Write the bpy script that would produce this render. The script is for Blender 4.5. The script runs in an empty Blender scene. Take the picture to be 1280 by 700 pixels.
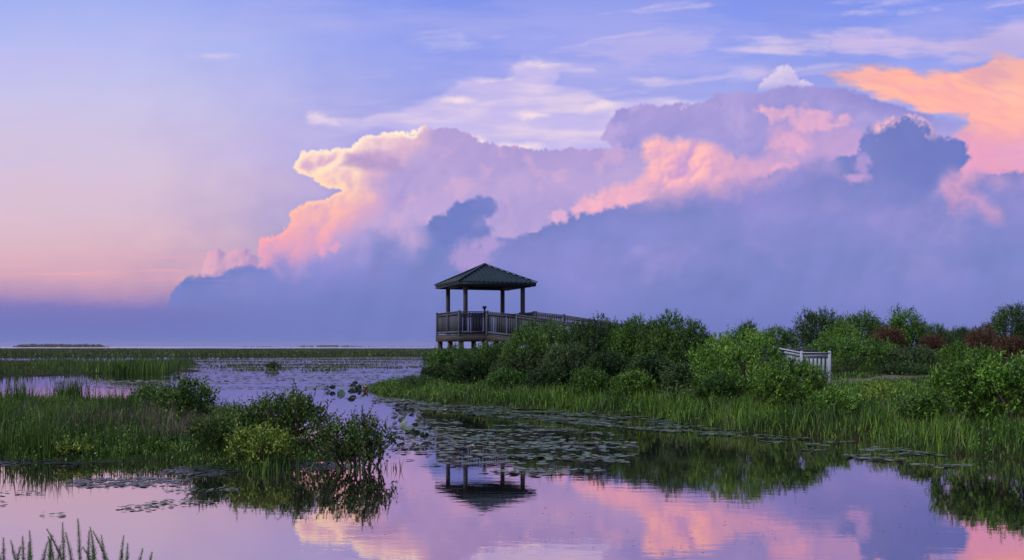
import numpy as np

_TAB = {}
def _tab(s):
    if s not in _TAB:
        r = np.random.RandomState(s * 7919 + 13).rand(4, 65536).astype(np.float32)
        _TAB[s] = (np.cos(r[0] * 2 * np.pi).astype(np.float32), np.sin(r[0] * 2 * np.pi).astype(np.float32), r[1], r[2], (0.65 + 0.5 * r[3]) ** -2)
    return _TAB[s]

def gnoise(x, y, s):
    ix = np.floor(x); iy = np.floor(y); fx = x - ix; fy = y - iy
    ix = ix.astype(np.int32) & 255; iy = iy.astype(np.int32) & 255
    ux = fx * fx * fx * (fx * (fx * 6 - 15) + 10); uy = fy * fy * fy * (fy * (fy * 6 - 15) + 10)
    c, sn = _tab(s)[:2]
    r = []
    for dx, dy in ((0, 0), (1, 0), (0, 1), (1, 1)):
        k = ((iy + dy) & 255) * 256 + ((ix + dx) & 255)
        r.append(c[k] * (fx - dx) + sn[k] * (fy - dy))
    return ((r[0] * (1 - ux) + r[1] * ux) * (1 - uy) + (r[2] * (1 - ux) + r[3] * ux) * uy) * np.float32(1.5)

def fbm(x, y, s, octv=5, gain=0.5):
    t = 0; a = 1; n = 0
    for i in range(octv):
        t = t + a * gnoise(x, y, s + i * 17); n += a
        x = x * 2.03 + 11.3; y = y * 2.03 + 5.7; a *= gain
    return t / n * 1.6

def caps(x, y, s):
    ix = np.floor(x); iy = np.floor(y); fx = x - ix; fy = y - iy
    ix = ix.astype(np.int32); iy = iy.astype(np.int32)
    best = np.full(x.shape, 9.0, np.float32); t = _tab(s)
    for dx in (-1, 0, 1):
        for dy in (-1, 0, 1):
            k = ((iy + dy) & 255) * 256 + ((ix + dx) & 255)
            best = np.minimum(best, ((fx - dx - t[2][k]) ** 2 + (fy - dy - t[3][k]) ** 2) * t[4][k])
    return np.sqrt(np.maximum(0, 1 - best))

def billow(x, y, s, octv=4, gain=0.5):
    t = 0; a = 1; n = 0
    for i in range(octv):
        wx = x + 0.25 * gnoise(x * 1.7, y * 1.7, s + 91 + i); wy = y + 0.25 * gnoise(x * 1.7 + 9, y * 1.7, s + 57 + i)
        t = t + a * caps(wx, wy, s + i * 29); n += a
        x = x * 2.1 + 3.1; y = y * 2.1 + 8.3; a *= gain
    return t / n

def smooth(a, b, x):
    t = np.clip((x - a) / (b - a), 0, 1)
    return t * t * (3 - 2 * t)

def psdf(X, Y, pts):
    n = len(pts)
    d = np.full(X.shape, 1e12, np.float32); ins = np.zeros(X.shape, bool)
    for i in range(n):
        ax, ay = pts[i]; bx, by = pts[(i + 1) % n]
        ex, ey = bx - ax, by - ay
        t = np.clip(((X - ax) * ex + (Y - ay) * ey) / (ex * ex + ey * ey + 1e-9), 0, 1)
        d = np.minimum(d, (X - ax - t * ex) ** 2 + (Y - ay - t * ey) ** 2)
        c = (ay > Y) != (by > Y)
        if ey != 0:
            ins ^= c & (X < (Y - ay) * ex / ey + ax)
    d = np.sqrt(d)
    return np.where(ins, d, -d)

def lerp(a, b, t):
    return a + (b - a) * t

def col(c):
    return np.array(c, float)

def ramp(t, stops):
    xs = [s[0] for s in stops]
    return np.stack([np.interp(t, xs, [s[1][k] for s in stops]) for k in range(3)], -1)

def over(img, c, a):
    return img + (c - img) * a[..., None]

def blur(a, r):
    k = np.exp(-0.5 * (np.arange(-3 * r, 3 * r + 1) / r) ** 2); k /= k.sum()
    p = np.pad(a, 3 * r, mode='edge')
    n = a.shape
    t = sum(k[i] * p[i:i + n[0], :] for i in range(len(k)))
    return sum(k[i] * t[:, i:i + n[1]] for i in range(len(k)))

def relief(h, lx, ly, k):
    gy, gx = np.gradient(h)
    nz = 1 / np.sqrt(1 + (k * gx) ** 2 + (k * gy) ** 2)
    return (-(k * gx) * lx - (k * gy) * ly + 0.35) * nz

X0, X1, Y0, Y1 = -260, 1540, -160, 445

def base_gradient(px, py):
    left = ramp(py, [(-210, (118, 130, 205)), (0, (162, 174, 233)), (60, (181, 185, 232)), (130, (198, 191, 224)), (200, (207, 189, 213)),
                     (265, (212, 185, 202)), (310, (213, 176, 190)), (345, (206, 162, 182)), (366, (176, 144, 182)),
                     (388, (132, 122, 184)), (415, (112, 117, 183)), (433, (112, 124, 186)), (445, (112, 124, 186))])
    right = ramp(py, [(-210, (105, 118, 200)), (0, (130, 148, 228)), (60, (145, 157, 229)), (130, (157, 161, 224)), (220, (165, 152, 210)), (433, (108, 118, 186)), (445, (108, 118, 186))])
    t = smooth(120, 620, px)
    return left + (right - left) * t[..., None]

def make_sky(step=1.0):
    px, py = np.meshgrid(np.arange(X0, X1, step) + step / 2, np.arange(Y0, Y1, step) + step / 2)
    px = px.astype(np.float32); py = py.astype(np.float32)
    n1 = fbm(px / 90, py / 60, 3, 4)
    img = base_gradient(px + 60 * n1, py + 7 * n1)
    f = lambda sx, sy, s, o=5, g=0.5: fbm(px / sx, py / sy, s, o, g)
    # pale veils high up
    v = smooth(-0.2, 0.9, f(300, 55, 11, 6) + 0.35 * smooth(0, 700, px) - 0.1)
    img = over(img, col((190, 180, 228)), 0.42 * v * smooth(330, 150, py) * smooth(-60, 40, py))
    v = smooth(0.1, 0.8, f(260, 36, 12, 6))
    img = over(img, col((134, 146, 228)), 0.28 * v * smooth(120, 20, py) * smooth(200, 600, px))
    wz = fbm(px / 170 + .3 * f(90, 60, 161), (py + .12 * px) / 20, 162, 6, .58)
    img = over(img, col((210, 194, 228)), .55 * smooth(.15, .95, wz + .25 * f(240, 60, 163)) * smooth(180, 110, py) * smooth(0, 30, py + 20) * smooth(360, 700, px))
    # luminous cirrus swath
    P = [(379, 140), (389, 136), (411, 144), (453, 149), (482, 140), (503, 134), (537, 123), (575, 102), (596, 95), (630, 98), (641, 90), (634, 79), (655, 73), (697, 77), (744, 85), (748, 92),
         (700, 90), (700, 102), (731, 111), (765, 123), (824, 119), (892, 130), (850, 150), (782, 189), (664, 195), (600, 195), (560, 180), (487, 165), (415, 164), (389, 155)]
    wx = px + 7 * f(40, 30, 21, 4); wy = py + 5 * f(50, 20, 22, 4)
    d = psdf(wx, wy, P)
    ds = psdf(px + 14 * f(90, 30, 121), py + 8 * f(90, 30, 122), P)
    a = smooth(-3, 7, d + 4 * f(50, 9, 23, 4)) * .55 + .45 * smooth(-12, 26, ds + 16 * f(140, 16, 26, 5))
    t = smooth(-.35, .75, f(110, 22, 24, 5)) * .6
    for (x, y, rx, ry) in ((600, 178, 22, 14), (570, 126, 34, 7), (402, 148, 30, 10), (650, 184, 40, 7), (660, 142, 30, 8), (750, 132, 40, 12), (680, 80, 40, 8), (620, 100, 26, 6)):
        t = np.maximum(t, smooth(1.2, .1, np.hypot((px - x + 12 * f(40, 30, 27)) / rx, (py - y + 6 * f(40, 30, 28)) / ry)))
    img = over(img, lerp(col((199, 186, 228)), col((240, 216, 224)), t[..., None]), .88 * a)
    # upper right streaks
    for P, cc, op, s in (([(900, 58), (960, 46), (1040, 52), (1045, 62), (960, 70)], (212, 194, 224), .8, 31),
                         ([(1010, 45), (1090, 34), (1180, 48), (1300, 18), (1420, 40), (1400, 70), (1240, 78), (1130, 76), (1060, 66)], (206, 186, 222), .75, 33),
                         ([(230, 62), (275, 58), (295, 68), (260, 74)], (205, 195, 228), .6, 35),
                         ([(520, 52), (580, 44), (600, 60), (540, 66)], (190, 186, 230), .5, 38),
                         ([(700, 66), (800, 40), (900, 34), (880, 60), (780, 84)], (188, 178, 226), .6, 36),
                         ([(780, 100), (820, 90), (860, 104), (820, 112)], (214, 196, 226), .7, 37)):
        d = psdf(px + 18 * f(60, 30, s), py + 9 * f(70, 26, s + 1), P) + 9 * f(110, 12, s + 2, 5, .6)
        img = over(img, col(cc), op * smooth(-6, 12, d))

    def puffy(P, seed, s1, amp, w, rough=1.0, warp=1.0):
        """polygon made cauliflower: alpha and a height field"""
        wx = px + warp * 10 * f(60, 60, seed + 1, 3); wy = py + warp * 10 * f(60, 60, seed + 2, 3)
        b = billow(px / s1, py / s1, seed + 3, 4, 0.6)
        b2 = billow(px / (s1 * .45), py / (s1 * .45), seed + 5, 3, 0.6)
        d0 = psdf(wx, wy, P)
        d = d0 + amp * ((b - 0.57) * 3 + (b2 - .57) * 1.5)
        b = .65 * b + .35 * b2
        a = smooth(-w, w, d)
        h = 26 * np.sqrt(np.clip(d, 0, 90) / 90) + rough * s1 * 0.55 * b
        return a, h, d, b

    def shade(seed, sc, lx, ly):
        t = 0
        for i, (w_, sz) in enumerate(((.56, sc), (.29, sc * .5), (.15, sc * .24))):
            wx = px + sz * .5 * f(sz * 1.6, sz * 1.6, seed + 31 + i, 3); wy = py + sz * .5 * f(sz * 1.6, sz * 1.6, seed + 41 + i, 3)
            hh = caps(wx / sz, wy / (sz * .85), seed + 51 + i) * .6 + .4 * caps(wx / sz * 1.7 + 5, wy / sz * 1.9 + 2, seed + 61 + i)
            hh = blur(hh, max(1, int(sz / 12)))
            gy, gx = np.gradient(hh); r = -(gx * lx + gy * ly)
            r = r / (r.std() + 1e-6)
            t = t + w_ * np.tanh(r * .8)
        return t * (.55 + .75 * smooth(-.5, .6, f(sc * 2.6, sc * 2.0, seed + 71, 3)))
    # right orange anvil and the pink below it
    P = [(1027, 93), (1050, 86), (1092, 79), (1135, 82), (1158, 88), (1196, 87), (1228, 74), (1242, 65), (1280, 68), (1340, 54), (1430, 60), (1560, 100), (1560, 300), (1230, 300), (1180, 270), (1170, 230), (1190, 190), (1180, 165), (1210, 152), (1149, 141), (1111, 129), (1078, 117), (1045, 103)]
    wx = px + 8 * f(50, 26, 41, 4); wy = py + 6 * f(60, 22, 42, 5)
    d = psdf(wx, wy, P) + 3 * f(40, 10, 43, 5)
    a = smooth(-3, 9, d)
    t = smooth(128, 200, py + 18 * f(120, 50, 44, 5))
    c = lerp(col((250, 180, 162)), col((221, 158, 194)), t[..., None])
    streak = smooth(-.1, .8, f(130, 34, 45, 6, .55) + .3 * f(30, 22, 47, 4))
    c = c + (col((226, 168, 192)) - c) * (0.7 * streak * smooth(85, 125, py))[..., None]
    c = c + (col((255, 204, 180)) - c) * (0.5 * smooth(-.1, .8, f(110, 30, 48, 4)) * smooth(150, 90, py))[..., None]
    rd = (px - 1030) * .32 - (py - 92)                      # folds fanning out from the tip
    fold = 1 - np.abs(f(70, 70, 49, 3) * .6 + fbm(rd / 26, (px + py) / 190, 50, 5, .55)) * 2.2
    c = c + (col((232, 158, 176)) - c) * (.34 * smooth(.0, .95, fold))[..., None]
    c = c + (col((255, 196, 172)) - c) * (.22 * smooth(.0, .8, fbm(rd / 24 + 4, (px + py) / 150, 52, 4, .5)))[..., None]
    img = over(img, c, a * smooth(-6, 16, d + 6))
    # small white head
    a, h, d, b = puffy([(949, 114), (957, 101), (966, 97), (972, 88), (985, 88), (992, 97), (1002, 104), (1012, 106), (1010, 120), (970, 122)], 51, 9, 4, 1.5, 1, .4)
    L = smooth(.0, .9, relief(blur(h, 2), -.6, -.6, .6))
    img = over(img, lerp(col((214, 194, 226)), col((248, 226, 230)), L[..., None]), .62 * a * smooth(120, 100, py))
    img = over(img, col((214, 196, 228)), .45 * smooth(1.1, .2, np.hypot((px - 940 + 14 * f(40, 20, 53)) / 40, (py - 92 + 7 * f(40, 20, 54)) / 14)))
    # mauve anvil of the right tower
    P = [(757, 170), (762, 158), (774, 142), (802, 134), (886, 133), (896, 122), (924, 118), (947, 121), (975, 114), (1008, 113), (1036, 115), (1069, 121), (1102, 132), (1149, 144), (1186, 151), (1224, 156), (1215, 168), (1190, 200), (1100, 260), (820, 250), (800, 215), (780, 192)]
    a, h, d, b = puffy(P, 61, 26, 4, 2, .9, .5)
    L = smooth(-.1, 1.0, relief(blur(h, 3), -.6, -.45, .8))
    c = lerp(col((152, 143, 205)), col((182, 164, 214)), np.clip(.45 + .32 * shade(63, 70, -.6, -.5), 0, 1)[..., None])
    c = c + (col((186, 166, 214)) - c) * (.8 * smooth(.0, .6, f(46, 60, 64, 4)) * smooth(1000, 900, px))[..., None]
    c = c + (col((146, 136, 200)) - c) * (.7 * smooth(24, 3, d) * smooth(1010, 1080, px))[..., None]
    img = over(img, c, .95 * a * smooth(1235, 1130, px + 14 * f(40, 30, 67)))
    # great left anvil (mauve with a glowing western face)
    P = [(371, 209), (380, 194), (408, 192), (441, 191), (446, 185), (456, 177), (475, 172), (497, 169), (516, 167), (531, 161), (542, 164), (571, 167), (586, 173), (597, 183), (627, 190), (664, 192), (760, 190), (806, 196), (830, 215), (880, 300), (700, 330),
         (560, 440), (320, 440), (318, 340), (338, 324), (329, 316), (330, 303), (343, 298), (356, 290), (371, 281), (369, 268), (386, 256), (412, 257), (416, 250), (430, 244), (436, 237), (427, 231), (408, 227), (390, 215)]
    a, h, d, b = puffy(P, 71, 17, 4.5, 1.3, .9, .35)
    hb = .7 * blur(h, 1) + .3 * blur(h, 4)
    L = relief(hb, -.8, -.35, 1.0)
    SHD = shade(73, 52, -.85, -.35)
    Ls = np.clip(.42 + .62 * SHD, 0, 1)
    west = psdf(px, py, [(360, 205), (375, 190), (420, 188), (450, 180), (500, 160), (520, 172), (480, 186), (468, 190), (440, 196), (462, 215), (458, 250), (430, 282), (402, 306), (366, 330), (310, 345), (315, 300), (360, 260), (424, 240), (400, 228)])
    g = smooth(-14, 12, west + 12 * f(26, 26, 74, 4))
    sh = lerp(col((172, 154, 206)), col((185, 162, 209)), smooth(-.4, .6, f(120, 70, 75, 5))[..., None])
    lit = ramp(py, [(160, (255, 232, 212)), (200, (255, 226, 200)), (232, (255, 214, 178)), (262, (250, 186, 168)), (300, (240, 164, 176)), (340, (214, 154, 190))])
    mid = ramp(py, [(160, (226, 186, 202)), (215, (226, 180, 196)), (262, (226, 168, 190)), (330, (204, 154, 196))])
    c = lerp(sh, col((196, 170, 212)), (.30 * Ls * smooth(760, 560, px) + .14 * Ls)[..., None])
    c = c + (mid - c) * (.75 * smooth(-34, 6, west + 12 * f(40, 40, 174, 4)))[..., None]
    c = c + (lit - c) * np.clip(g * (0.02 + 1.05 * Ls), 0, 1)[..., None]
    rim = smooth(11, 1, d) * smooth(345, 315, py) * smooth(545, 520, px)
    c = c + (lit - c) * (.8 * rim)[..., None]
    # the anvil's shaded underside left of the tower
    und = smooth(8, -6, psdf(px + 5 * f(20, 12, 175), py + 3 * f(20, 10, 176), [(436, 196), (470, 190), (500, 198), (500, 212), (460, 212), (430, 204)]) * -1)
    c = c + (col((176, 150, 196)) - c) * (.75 * und)[..., None]
    pinkish = smooth(.05, .6, f(46, 40, 77, 5)) * smooth(350, 260, py) * smooth(430, 500, px)
    c = c + (col((210, 170, 206)) - c) * (.5 * pinkish)[..., None]
    img = over(img, c, a)
    # little far tower to its left
    a, h, d, b = puffy([(257, 352), (259, 326), (264, 317), (271, 313), (279, 320), (289, 318), (300, 316), (311, 315), (319, 322), (322, 352)], 81, 9, 3.5, 1.3, 1, .3)
    L = smooth(0, .9, relief(blur(h, 2), -.8, -.4, .9))
    img = over(img, lerp(col((174, 146, 192)), col((216, 168, 192)), L[..., None]), a * .95)
    # pink lit cumulus in the middle
    P = [(718, 258), (731, 247), (742, 250), (755, 240), (769, 233), (790, 228), (804, 219), (811, 204), (807, 190), (809, 180), (825, 173), (839, 179), (852, 174), (867, 176), (886, 180), (914, 191), (942, 200), (958, 196), (960, 178), (964, 160), (990, 156), (1010, 148),
         (1040, 150), (1070, 160), (1090, 170), (1120, 160), (1192, 175), (1200, 240), (980, 290), (700, 320)]
    a, h, d, b = puffy(P, 91, 17, 5, 1.6, 1, .4)
    L = relief(.5 * blur(h, 2) + .5 * blur(h, 6), -.7, -.5, 1.2); Ls = np.clip(.48 + .62 * shade(93, 46, -.75, -.5), 0, 1)
    near = smooth(1000, 860, px + 30 * f(60, 60, 97))
    c = lerp(col((200, 156, 202)), col((247, 182, 186)), (Ls * near * .95 + .2 * Ls)[..., None])
    c = c + (col((222, 166, 200)) - c) * (.5 * near * smooth(215, 245, py))[..., None]
    edge = smooth(-40, 0, -d + 0.0) * smooth(930, 880, px)
    c = c + (col((252, 190, 184)) - c) * (.55 * edge * (.3 + .7 * Ls))[..., None]
    fade = smooth(330, 250, py + 14 * f(60, 60, 95))
    img = over(img, c, a * fade * (.5 + .5 * smooth(1000, 930, px)) * smooth(-3, 14, d))
    for (x, y, rx, ry, s, cc) in ((967, 142, 21, 9, 191, (250, 190, 192)), (1022, 151, 25, 11, 193, (238, 178, 196)), (985, 180, 19, 17, 195, (236, 172, 192)), (978, 207, 23, 10, 197, (238, 172, 194))):
        bb = billow(px / 12, py / 12, s, 4)
        q = np.hypot((px - x + 22 * f(34, 34, s)) / rx, (py - y + 14 * f(30, 30, s + 1)) / ry)
        L = smooth(.0, .9, relief(blur(bb * 8, 2), -.6, -.6, 1.0))
        img = over(img, lerp(col((214, 166, 204)), col(cc), L[..., None]), .85 * smooth(1.25, .2, q - 1.1 * (bb - .5)))
    # slate-blue rain mass in front
    P = [(120, 470), (190, 405), (211, 388), (213, 380), (219, 367), (226, 360), (233, 354), (243, 353), (252, 351), (263, 352), (282, 348), (296, 342), (308, 339), (319, 337), (330, 342), (341, 337), (352, 331), (363, 333), (372, 338), (400, 326), (440, 316), (475, 300), (500, 308), (516, 314), (527, 307), (531, 289), (545, 278), (560, 276), (566, 266), (575, 257), (590, 258), (599, 252), (611, 253),
         (614, 261), (603, 270), (601, 281), (611, 288), (608, 300), (640, 300), (672, 292), (690, 283), (720, 272), (764, 266), (797, 257), (839, 247), (877, 238), (933, 233), (961, 224), (985, 215), (1036, 205), (1076, 198), (1082, 176), (1088, 162), (1102, 157), (1116, 150), (1139, 146), (1153, 152), (1163, 162), (1168, 175), (1186, 177), (1203, 179), (1206, 196),
         (1193, 215), (1177, 224), (1174, 238), (1186, 248), (1205, 257), (1242, 267), (1205, 247), (1200, 233), (1219, 224), (1280, 219), (1500, 230), (1700, 300), (1700, 470)]
    a, h, d, b = puffy(P, 101, 17, 4.2, 3.4, .8, .5)
    soft = smooth(-22, 30, psdf(px + 12 * f(40, 40, 108), py + 12 * f(40, 40, 109), P) + 10 * b - 5)
    m = smooth(.0, .6, f(150, 110, 103, 3) + .1 + .85 * smooth(80, 10, np.hypot(px - 580, py - 268)) - 1.0 * smooth(75, 15, np.hypot(px - 1208, py - 252)) - .5 * smooth(70, 20, np.hypot(px - 600, py - 310)) + 1.0 * smooth(120, 50, np.hypot(px - 1150, py - 190)) + .8 * smooth(380, 330, px) - 1.2 * smooth(90, 20, np.hypot((px - 455) / 1.4, py - 325)))
    a = a * m + soft * (1 - m)
    base = ramp(py + 14 * f(120, 60, 104, 4), [(150, (134, 132, 198)), (250, (134, 134, 199)), (320, (129, 133, 198)), (380, (118, 127, 193)), (420, (110, 122, 189)), (445, (110, 122, 189))])
    L = smooth(.0, 1, relief(.5 * blur(h, 2) + .5 * blur(h, 5), -.6, -.5, .8))
    S2 = shade(103, 95, -.6, -.5)
    big = f(210, 120, 113, 5)
    lift = (.022 * S2 * smooth(400, 300, py) + .055 * big * smooth(430, 330, py))
    streak = fbm((px + .35 * py) / 26, py / 260, 114, 4) * smooth(250, 330, py)
    c = base * (1 + lift + .011 * streak)[..., None]
    c[..., 0] *= 1 + .09 * big * smooth(430, 330, py)
    mott = smooth(.1, .9, f(110, 80, 105, 6)) * smooth(400, 300, py)
    c = c + (col((178, 154, 208)) - c) * (.5 * mott * (.55 + .45 * S2))[..., None]
    tower = smooth(66, 6, np.hypot((px - 578) / .9, py - 280) + 24 * f(26, 26, 110, 4))
    c = c + (col((108, 121, 189)) - c) * (.7 * tower)[..., None]
    tr = smooth(95, 10, np.hypot((px - 1165), (py - 200) / .9) + 20 * f(40, 40, 111, 4))
    c = c + (col((110, 117, 188)) - c) * (.55 * tr)[..., None]
    rim = smooth(12, 1, d + 8 * f(14, 14, 112, 3)) * smooth(1080, 1100, px) * smooth(1190, 1150, px) * smooth(185, 160, py)
    c = c + (col((236, 182, 200)) - c) * (.85 * rim)[..., None]
    img = over(img, c, a)
    # pale puffs poking out along its crest
    for (x, y, rx, ry, s, cc) in ((698, 269, 10, 8, 121, (222, 172, 204)), (720, 264, 9, 7, 123, (224, 172, 202)), (1072, 224, 15, 7, 125, (196, 156, 206)), (588, 322, 26, 20, 127, (178, 152, 206)), (1078, 205, 10, 14, 133, (176, 150, 206)), (612, 305, 16, 9, 129, (176, 152, 208)), (420, 311, 7, 6, 135, (222, 158, 192)), (404, 313, 5, 8, 137, (222, 158, 192))):
        b = billow(px / 8, py / 8, s, 4)
        q = np.hypot((px - x + 6 * f(18, 18, s)) / rx, (py - y + 5 * f(18, 18, s + 1)) / ry)
        img = over(img, col(cc), .75 * smooth(1.2, .3, q - .7 * (b - .5)))
    # rain veil brightening towards the ground on the right, grain of thin scud
    img = over(img, col((150, 142, 204)), .25 * smooth(.2, .9, f(220, 160, 141, 4)) * smooth(420, 330, py) * smooth(560, 700, px))
    # low dim bank along the left horizon
    d = py - 383 + 4 * f(60, 14, 151, 5) + 3 * f(9, 6, 152, 3)
    img = over(img, ramp(py, [(370, (128, 122, 186)), (400, (112, 117, 184)), (430, (108, 121, 188)), (445, (108, 121, 188))]), .8 * smooth(-9, 8, d) * smooth(420, 200, px))
    st = smooth(.2, .8, f(180, 8, 155, 4)) * smooth(300, 330, py) * smooth(378, 350, py) * smooth(330, 180, px)
    img = over(img, col((232, 168, 178)), .45 * st)
    for k in range(3):
        ch = img[..., k]; img[..., k] = ch + .30 * (ch - blur(ch, 2)) + .18 * (ch - blur(ch, 8))
    g = np.clip(img, 0, 255) / 255
    g = g + .10 * (g - .66)                                   # a little more contrast
    m = g.mean(-1, keepdims=True); g = m + (g - m) * .99
    return np.clip(g, 0, 1) * 255
# ============================================================ scene
import bpy, bmesh, math, time
from mathutils import Vector, Matrix
_t0 = time.time()
SC = bpy.context.scene
COL = SC.collection
R = math.radians
F = 1244.0                      # focal length in photo pixels (35 mm lens)
CAMZ = 2.0
HOR = 433.0

def at(px, py, Y):
    """real-world point at distance Y seen at a photo pixel"""
    return np.array([(px - 640) / F * Y, Y, CAMZ - (py - HOR) / F * Y])

def onwater(px, py):
    Y = CAMZ * F / (py - HOR)
    return np.array([(px - 640) / F * Y, Y])

def nrm(v):
    return v / (np.linalg.norm(v, axis=-1, keepdims=True) + 1e-9)

# ---------------------------------------------------------------- tagging
def tag(o, label=None, cat=None, group=None, kind=None):
    if label: o['label'] = label
    if cat: o['category'] = cat
    if group: o['group'] = group
    if kind: o['kind'] = kind
    return o

def empty(name, loc, label, cat, group=None, rz=0.0):
    o = bpy.data.objects.new(name, None); COL.objects.link(o)
    o.empty_display_size = .2
    o.location = [float(v) for v in loc]; o.rotation_euler = (0, 0, rz)
    return tag(o, label, cat, group)

# ---------------------------------------------------------------- mesh builder
class Geo:
    def __init__(s):
        s.v = []; s.f4 = []; s.f3 = []; s.n = 0; s.smooth = False
    def raw(s, v, q=None, t=None):
        v = np.asarray(v, np.float64).reshape(-1, 3)
        if q is not None and len(q): s.f4.append(np.asarray(q, np.int64) + s.n)
        if t is not None and len(t): s.f3.append(np.asarray(t, np.int64) + s.n)
        s.v.append(v); s.n += len(v); return s
    def quads(s, v):                        # (N,4,3)
        n = len(v)
        return s.raw(v.reshape(-1, 3), np.arange(n * 4).reshape(n, 4))
    def box(s, c, h, ax=None):
        ax = np.eye(3) if ax is None else ax
        sg = np.array([[-1, -1, -1], [1, -1, -1], [1, 1, -1], [-1, 1, -1], [-1, -1, 1], [1, -1, 1], [1, 1, 1], [-1, 1, 1]], float)
        v = np.asarray(c) + (sg * np.asarray(h)) @ ax
        return s.raw(v, [[0, 3, 2, 1], [4, 5, 6, 7], [0, 1, 5, 4], [1, 2, 6, 5], [2, 3, 7, 6], [3, 0, 4, 7]])
    def beam(s, a, b, w, h, up=(0, 0, 1)):   # w sideways, h along up
        a = np.asarray(a, float); b = np.asarray(b, float); d = b - a; L = np.linalg.norm(d); d = d / L
        up = np.asarray(up, float)
        if abs(d @ up) > .98: up = np.array([1., 0, 0])
        sd = np.cross(d, up); sd /= np.linalg.norm(sd); u = np.cross(sd, d)
        return s.box((a + b) / 2, (L / 2, w / 2, h / 2), np.array([d, sd, u]))
    def tube(s, pts, rad, k=6, cap=True):
        pts = np.asarray(pts, float); n = len(pts); rad = np.broadcast_to(np.asarray(rad, float), (n,))
        tg = nrm(np.gradient(pts, axis=0))
        ref = np.where(np.abs(tg[:, 2:3]) > .9, np.array([[1., 0, 0]]), np.array([[0, 0, 1.]]))
        a = nrm(np.cross(tg, ref)); b = np.cross(tg, a)
        th = np.arange(k) / k * 2 * np.pi
        v = pts[:, None] + rad[:, None, None] * (np.cos(th)[None, :, None] * a[:, None] + np.sin(th)[None, :, None] * b[:, None])
        q = []
        for i in range(n - 1):
            for j in range(k):
                q.append([i * k + j, i * k + (j + 1) % k, (i + 1) * k + (j + 1) % k, (i + 1) * k + j])
        t = []
        if cap:
            for j in range(1, k - 1):
                t.append([0, j + 1, j]); m = (n - 1) * k; t.append([m, m + j, m + j + 1])
        return s.raw(v, q, t)
    def build(s, name, mat, parent=None, smooth=False, bevel=0.0):
        me = bpy.data.meshes.new(name)
        v = np.concatenate(s.v)
        q = np.concatenate(s.f4) if s.f4 else np.zeros((0, 4), np.int64)
        t = np.concatenate(s.f3) if s.f3 else np.zeros((0, 3), np.int64)
        me.vertices.add(len(v)); me.vertices.foreach_set('co', v.astype(np.float32).ravel())
        li = np.concatenate([q.ravel(), t.ravel()]).astype(np.int32)
        me.loops.add(len(li)); me.loops.foreach_set('vertex_index', li)
        ls = np.concatenate([np.arange(len(q)) * 4, len(q) * 4 + np.arange(len(t)) * 3]).astype(np.int32)
        me.polygons.add(len(ls)); me.polygons.foreach_set('loop_start', ls)
        if smooth: me.polygons.foreach_set('use_smooth', np.ones(len(ls), bool))
        me.update(calc_edges=True); me.validate()
        me.materials.append(mat)
        o = bpy.data.objects.new(name, me); COL.objects.link(o)
        if parent is not None: o.parent = parent
        if bevel:
            m = o.modifiers.new('bevel', 'BEVEL'); m.width = bevel; m.segments = 1; m.limit_method = 'ANGLE'
        return o

# ---------------------------------------------------------------- materials
def new_mat(name):
    m = bpy.data.materials.new(name); m.use_nodes = True
    nt = m.node_tree; nt.nodes.clear()
    out = nt.nodes.new('ShaderNodeOutputMaterial')
    return m, nt, out

def N(nt, t, **kw):
    n = nt.nodes.new(t)
    for k, v in kw.items():
        if k.startswith('i_'):
            key = k[2:]; key = int(key) if key.isdigit() else key.replace('_', ' ')
            n.inputs[key].default_value = v
        else: setattr(n, k, v)
    return n

def rampnode(nt, stops, fac=None):
    r = nt.nodes.new('ShaderNodeValToRGB'); e = r.color_ramp.elements
    while len(e) < len(stops): e.new(.5)
    for i, (p, c) in enumerate(stops):
        e[i].position = p; e[i].color = (*c, 1)
    if fac is not None: nt.links.new(fac, r.inputs[0])
    return r

def foliage(name, stops, transl=.2, rough=.5, patch=1.2, patchcol=None):
    """leaf colour varies from leaf to leaf and in soft patches over the plant"""
    m, nt, out = new_mat(name); L = nt.links.new
    g = N(nt, 'ShaderNodeNewGeometry'); tc = N(nt, 'ShaderNodeTexCoord')
    oi = N(nt, 'ShaderNodeObjectInfo')
    no = N(nt, 'ShaderNodeTexNoise', i_Scale=patch, i_Detail=2.0); L(tc.outputs['Object'], no.inputs['Vector'])
    a = N(nt, 'ShaderNodeMath', operation='MULTIPLY', i_1=.62); L(g.outputs['Random Per Island'], a.inputs[0])
    b = N(nt, 'ShaderNodeMath', operation='MULTIPLY_ADD', i_1=.9, i_2=-.27); L(no.outputs[0], b.inputs[0])
    c = N(nt, 'ShaderNodeMath', operation='ADD', use_clamp=True); L(a.outputs[0], c.inputs[0]); L(b.outputs[0], c.inputs[1])
    r = rampnode(nt, stops, c.outputs[0])
    hs = N(nt, 'ShaderNodeHueSaturation'); L(r.outputs[0], hs.inputs['Color'])
    v = N(nt, 'ShaderNodeMath', operation='MULTIPLY_ADD', i_1=.3, i_2=.85); L(oi.outputs['Random'], v.inputs[0]); L(v.outputs[0], hs.inputs['Value'])
    p = N(nt, 'ShaderNodeBsdfPrincipled', i_Roughness=rough); p.inputs['Specular IOR Level'].default_value = .3
    tr = N(nt, 'ShaderNodeBsdfTranslucent'); mx = N(nt, 'ShaderNodeMixShader', i_0=transl)
    L(hs.outputs[0], p.inputs['Base Color']); L(hs.outputs[0], tr.inputs[0])
    L(p.outputs[0], mx.inputs[1]); L(tr.outputs[0], mx.inputs[2]); L(mx.outputs[0], out.inputs[0])
    return m

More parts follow.
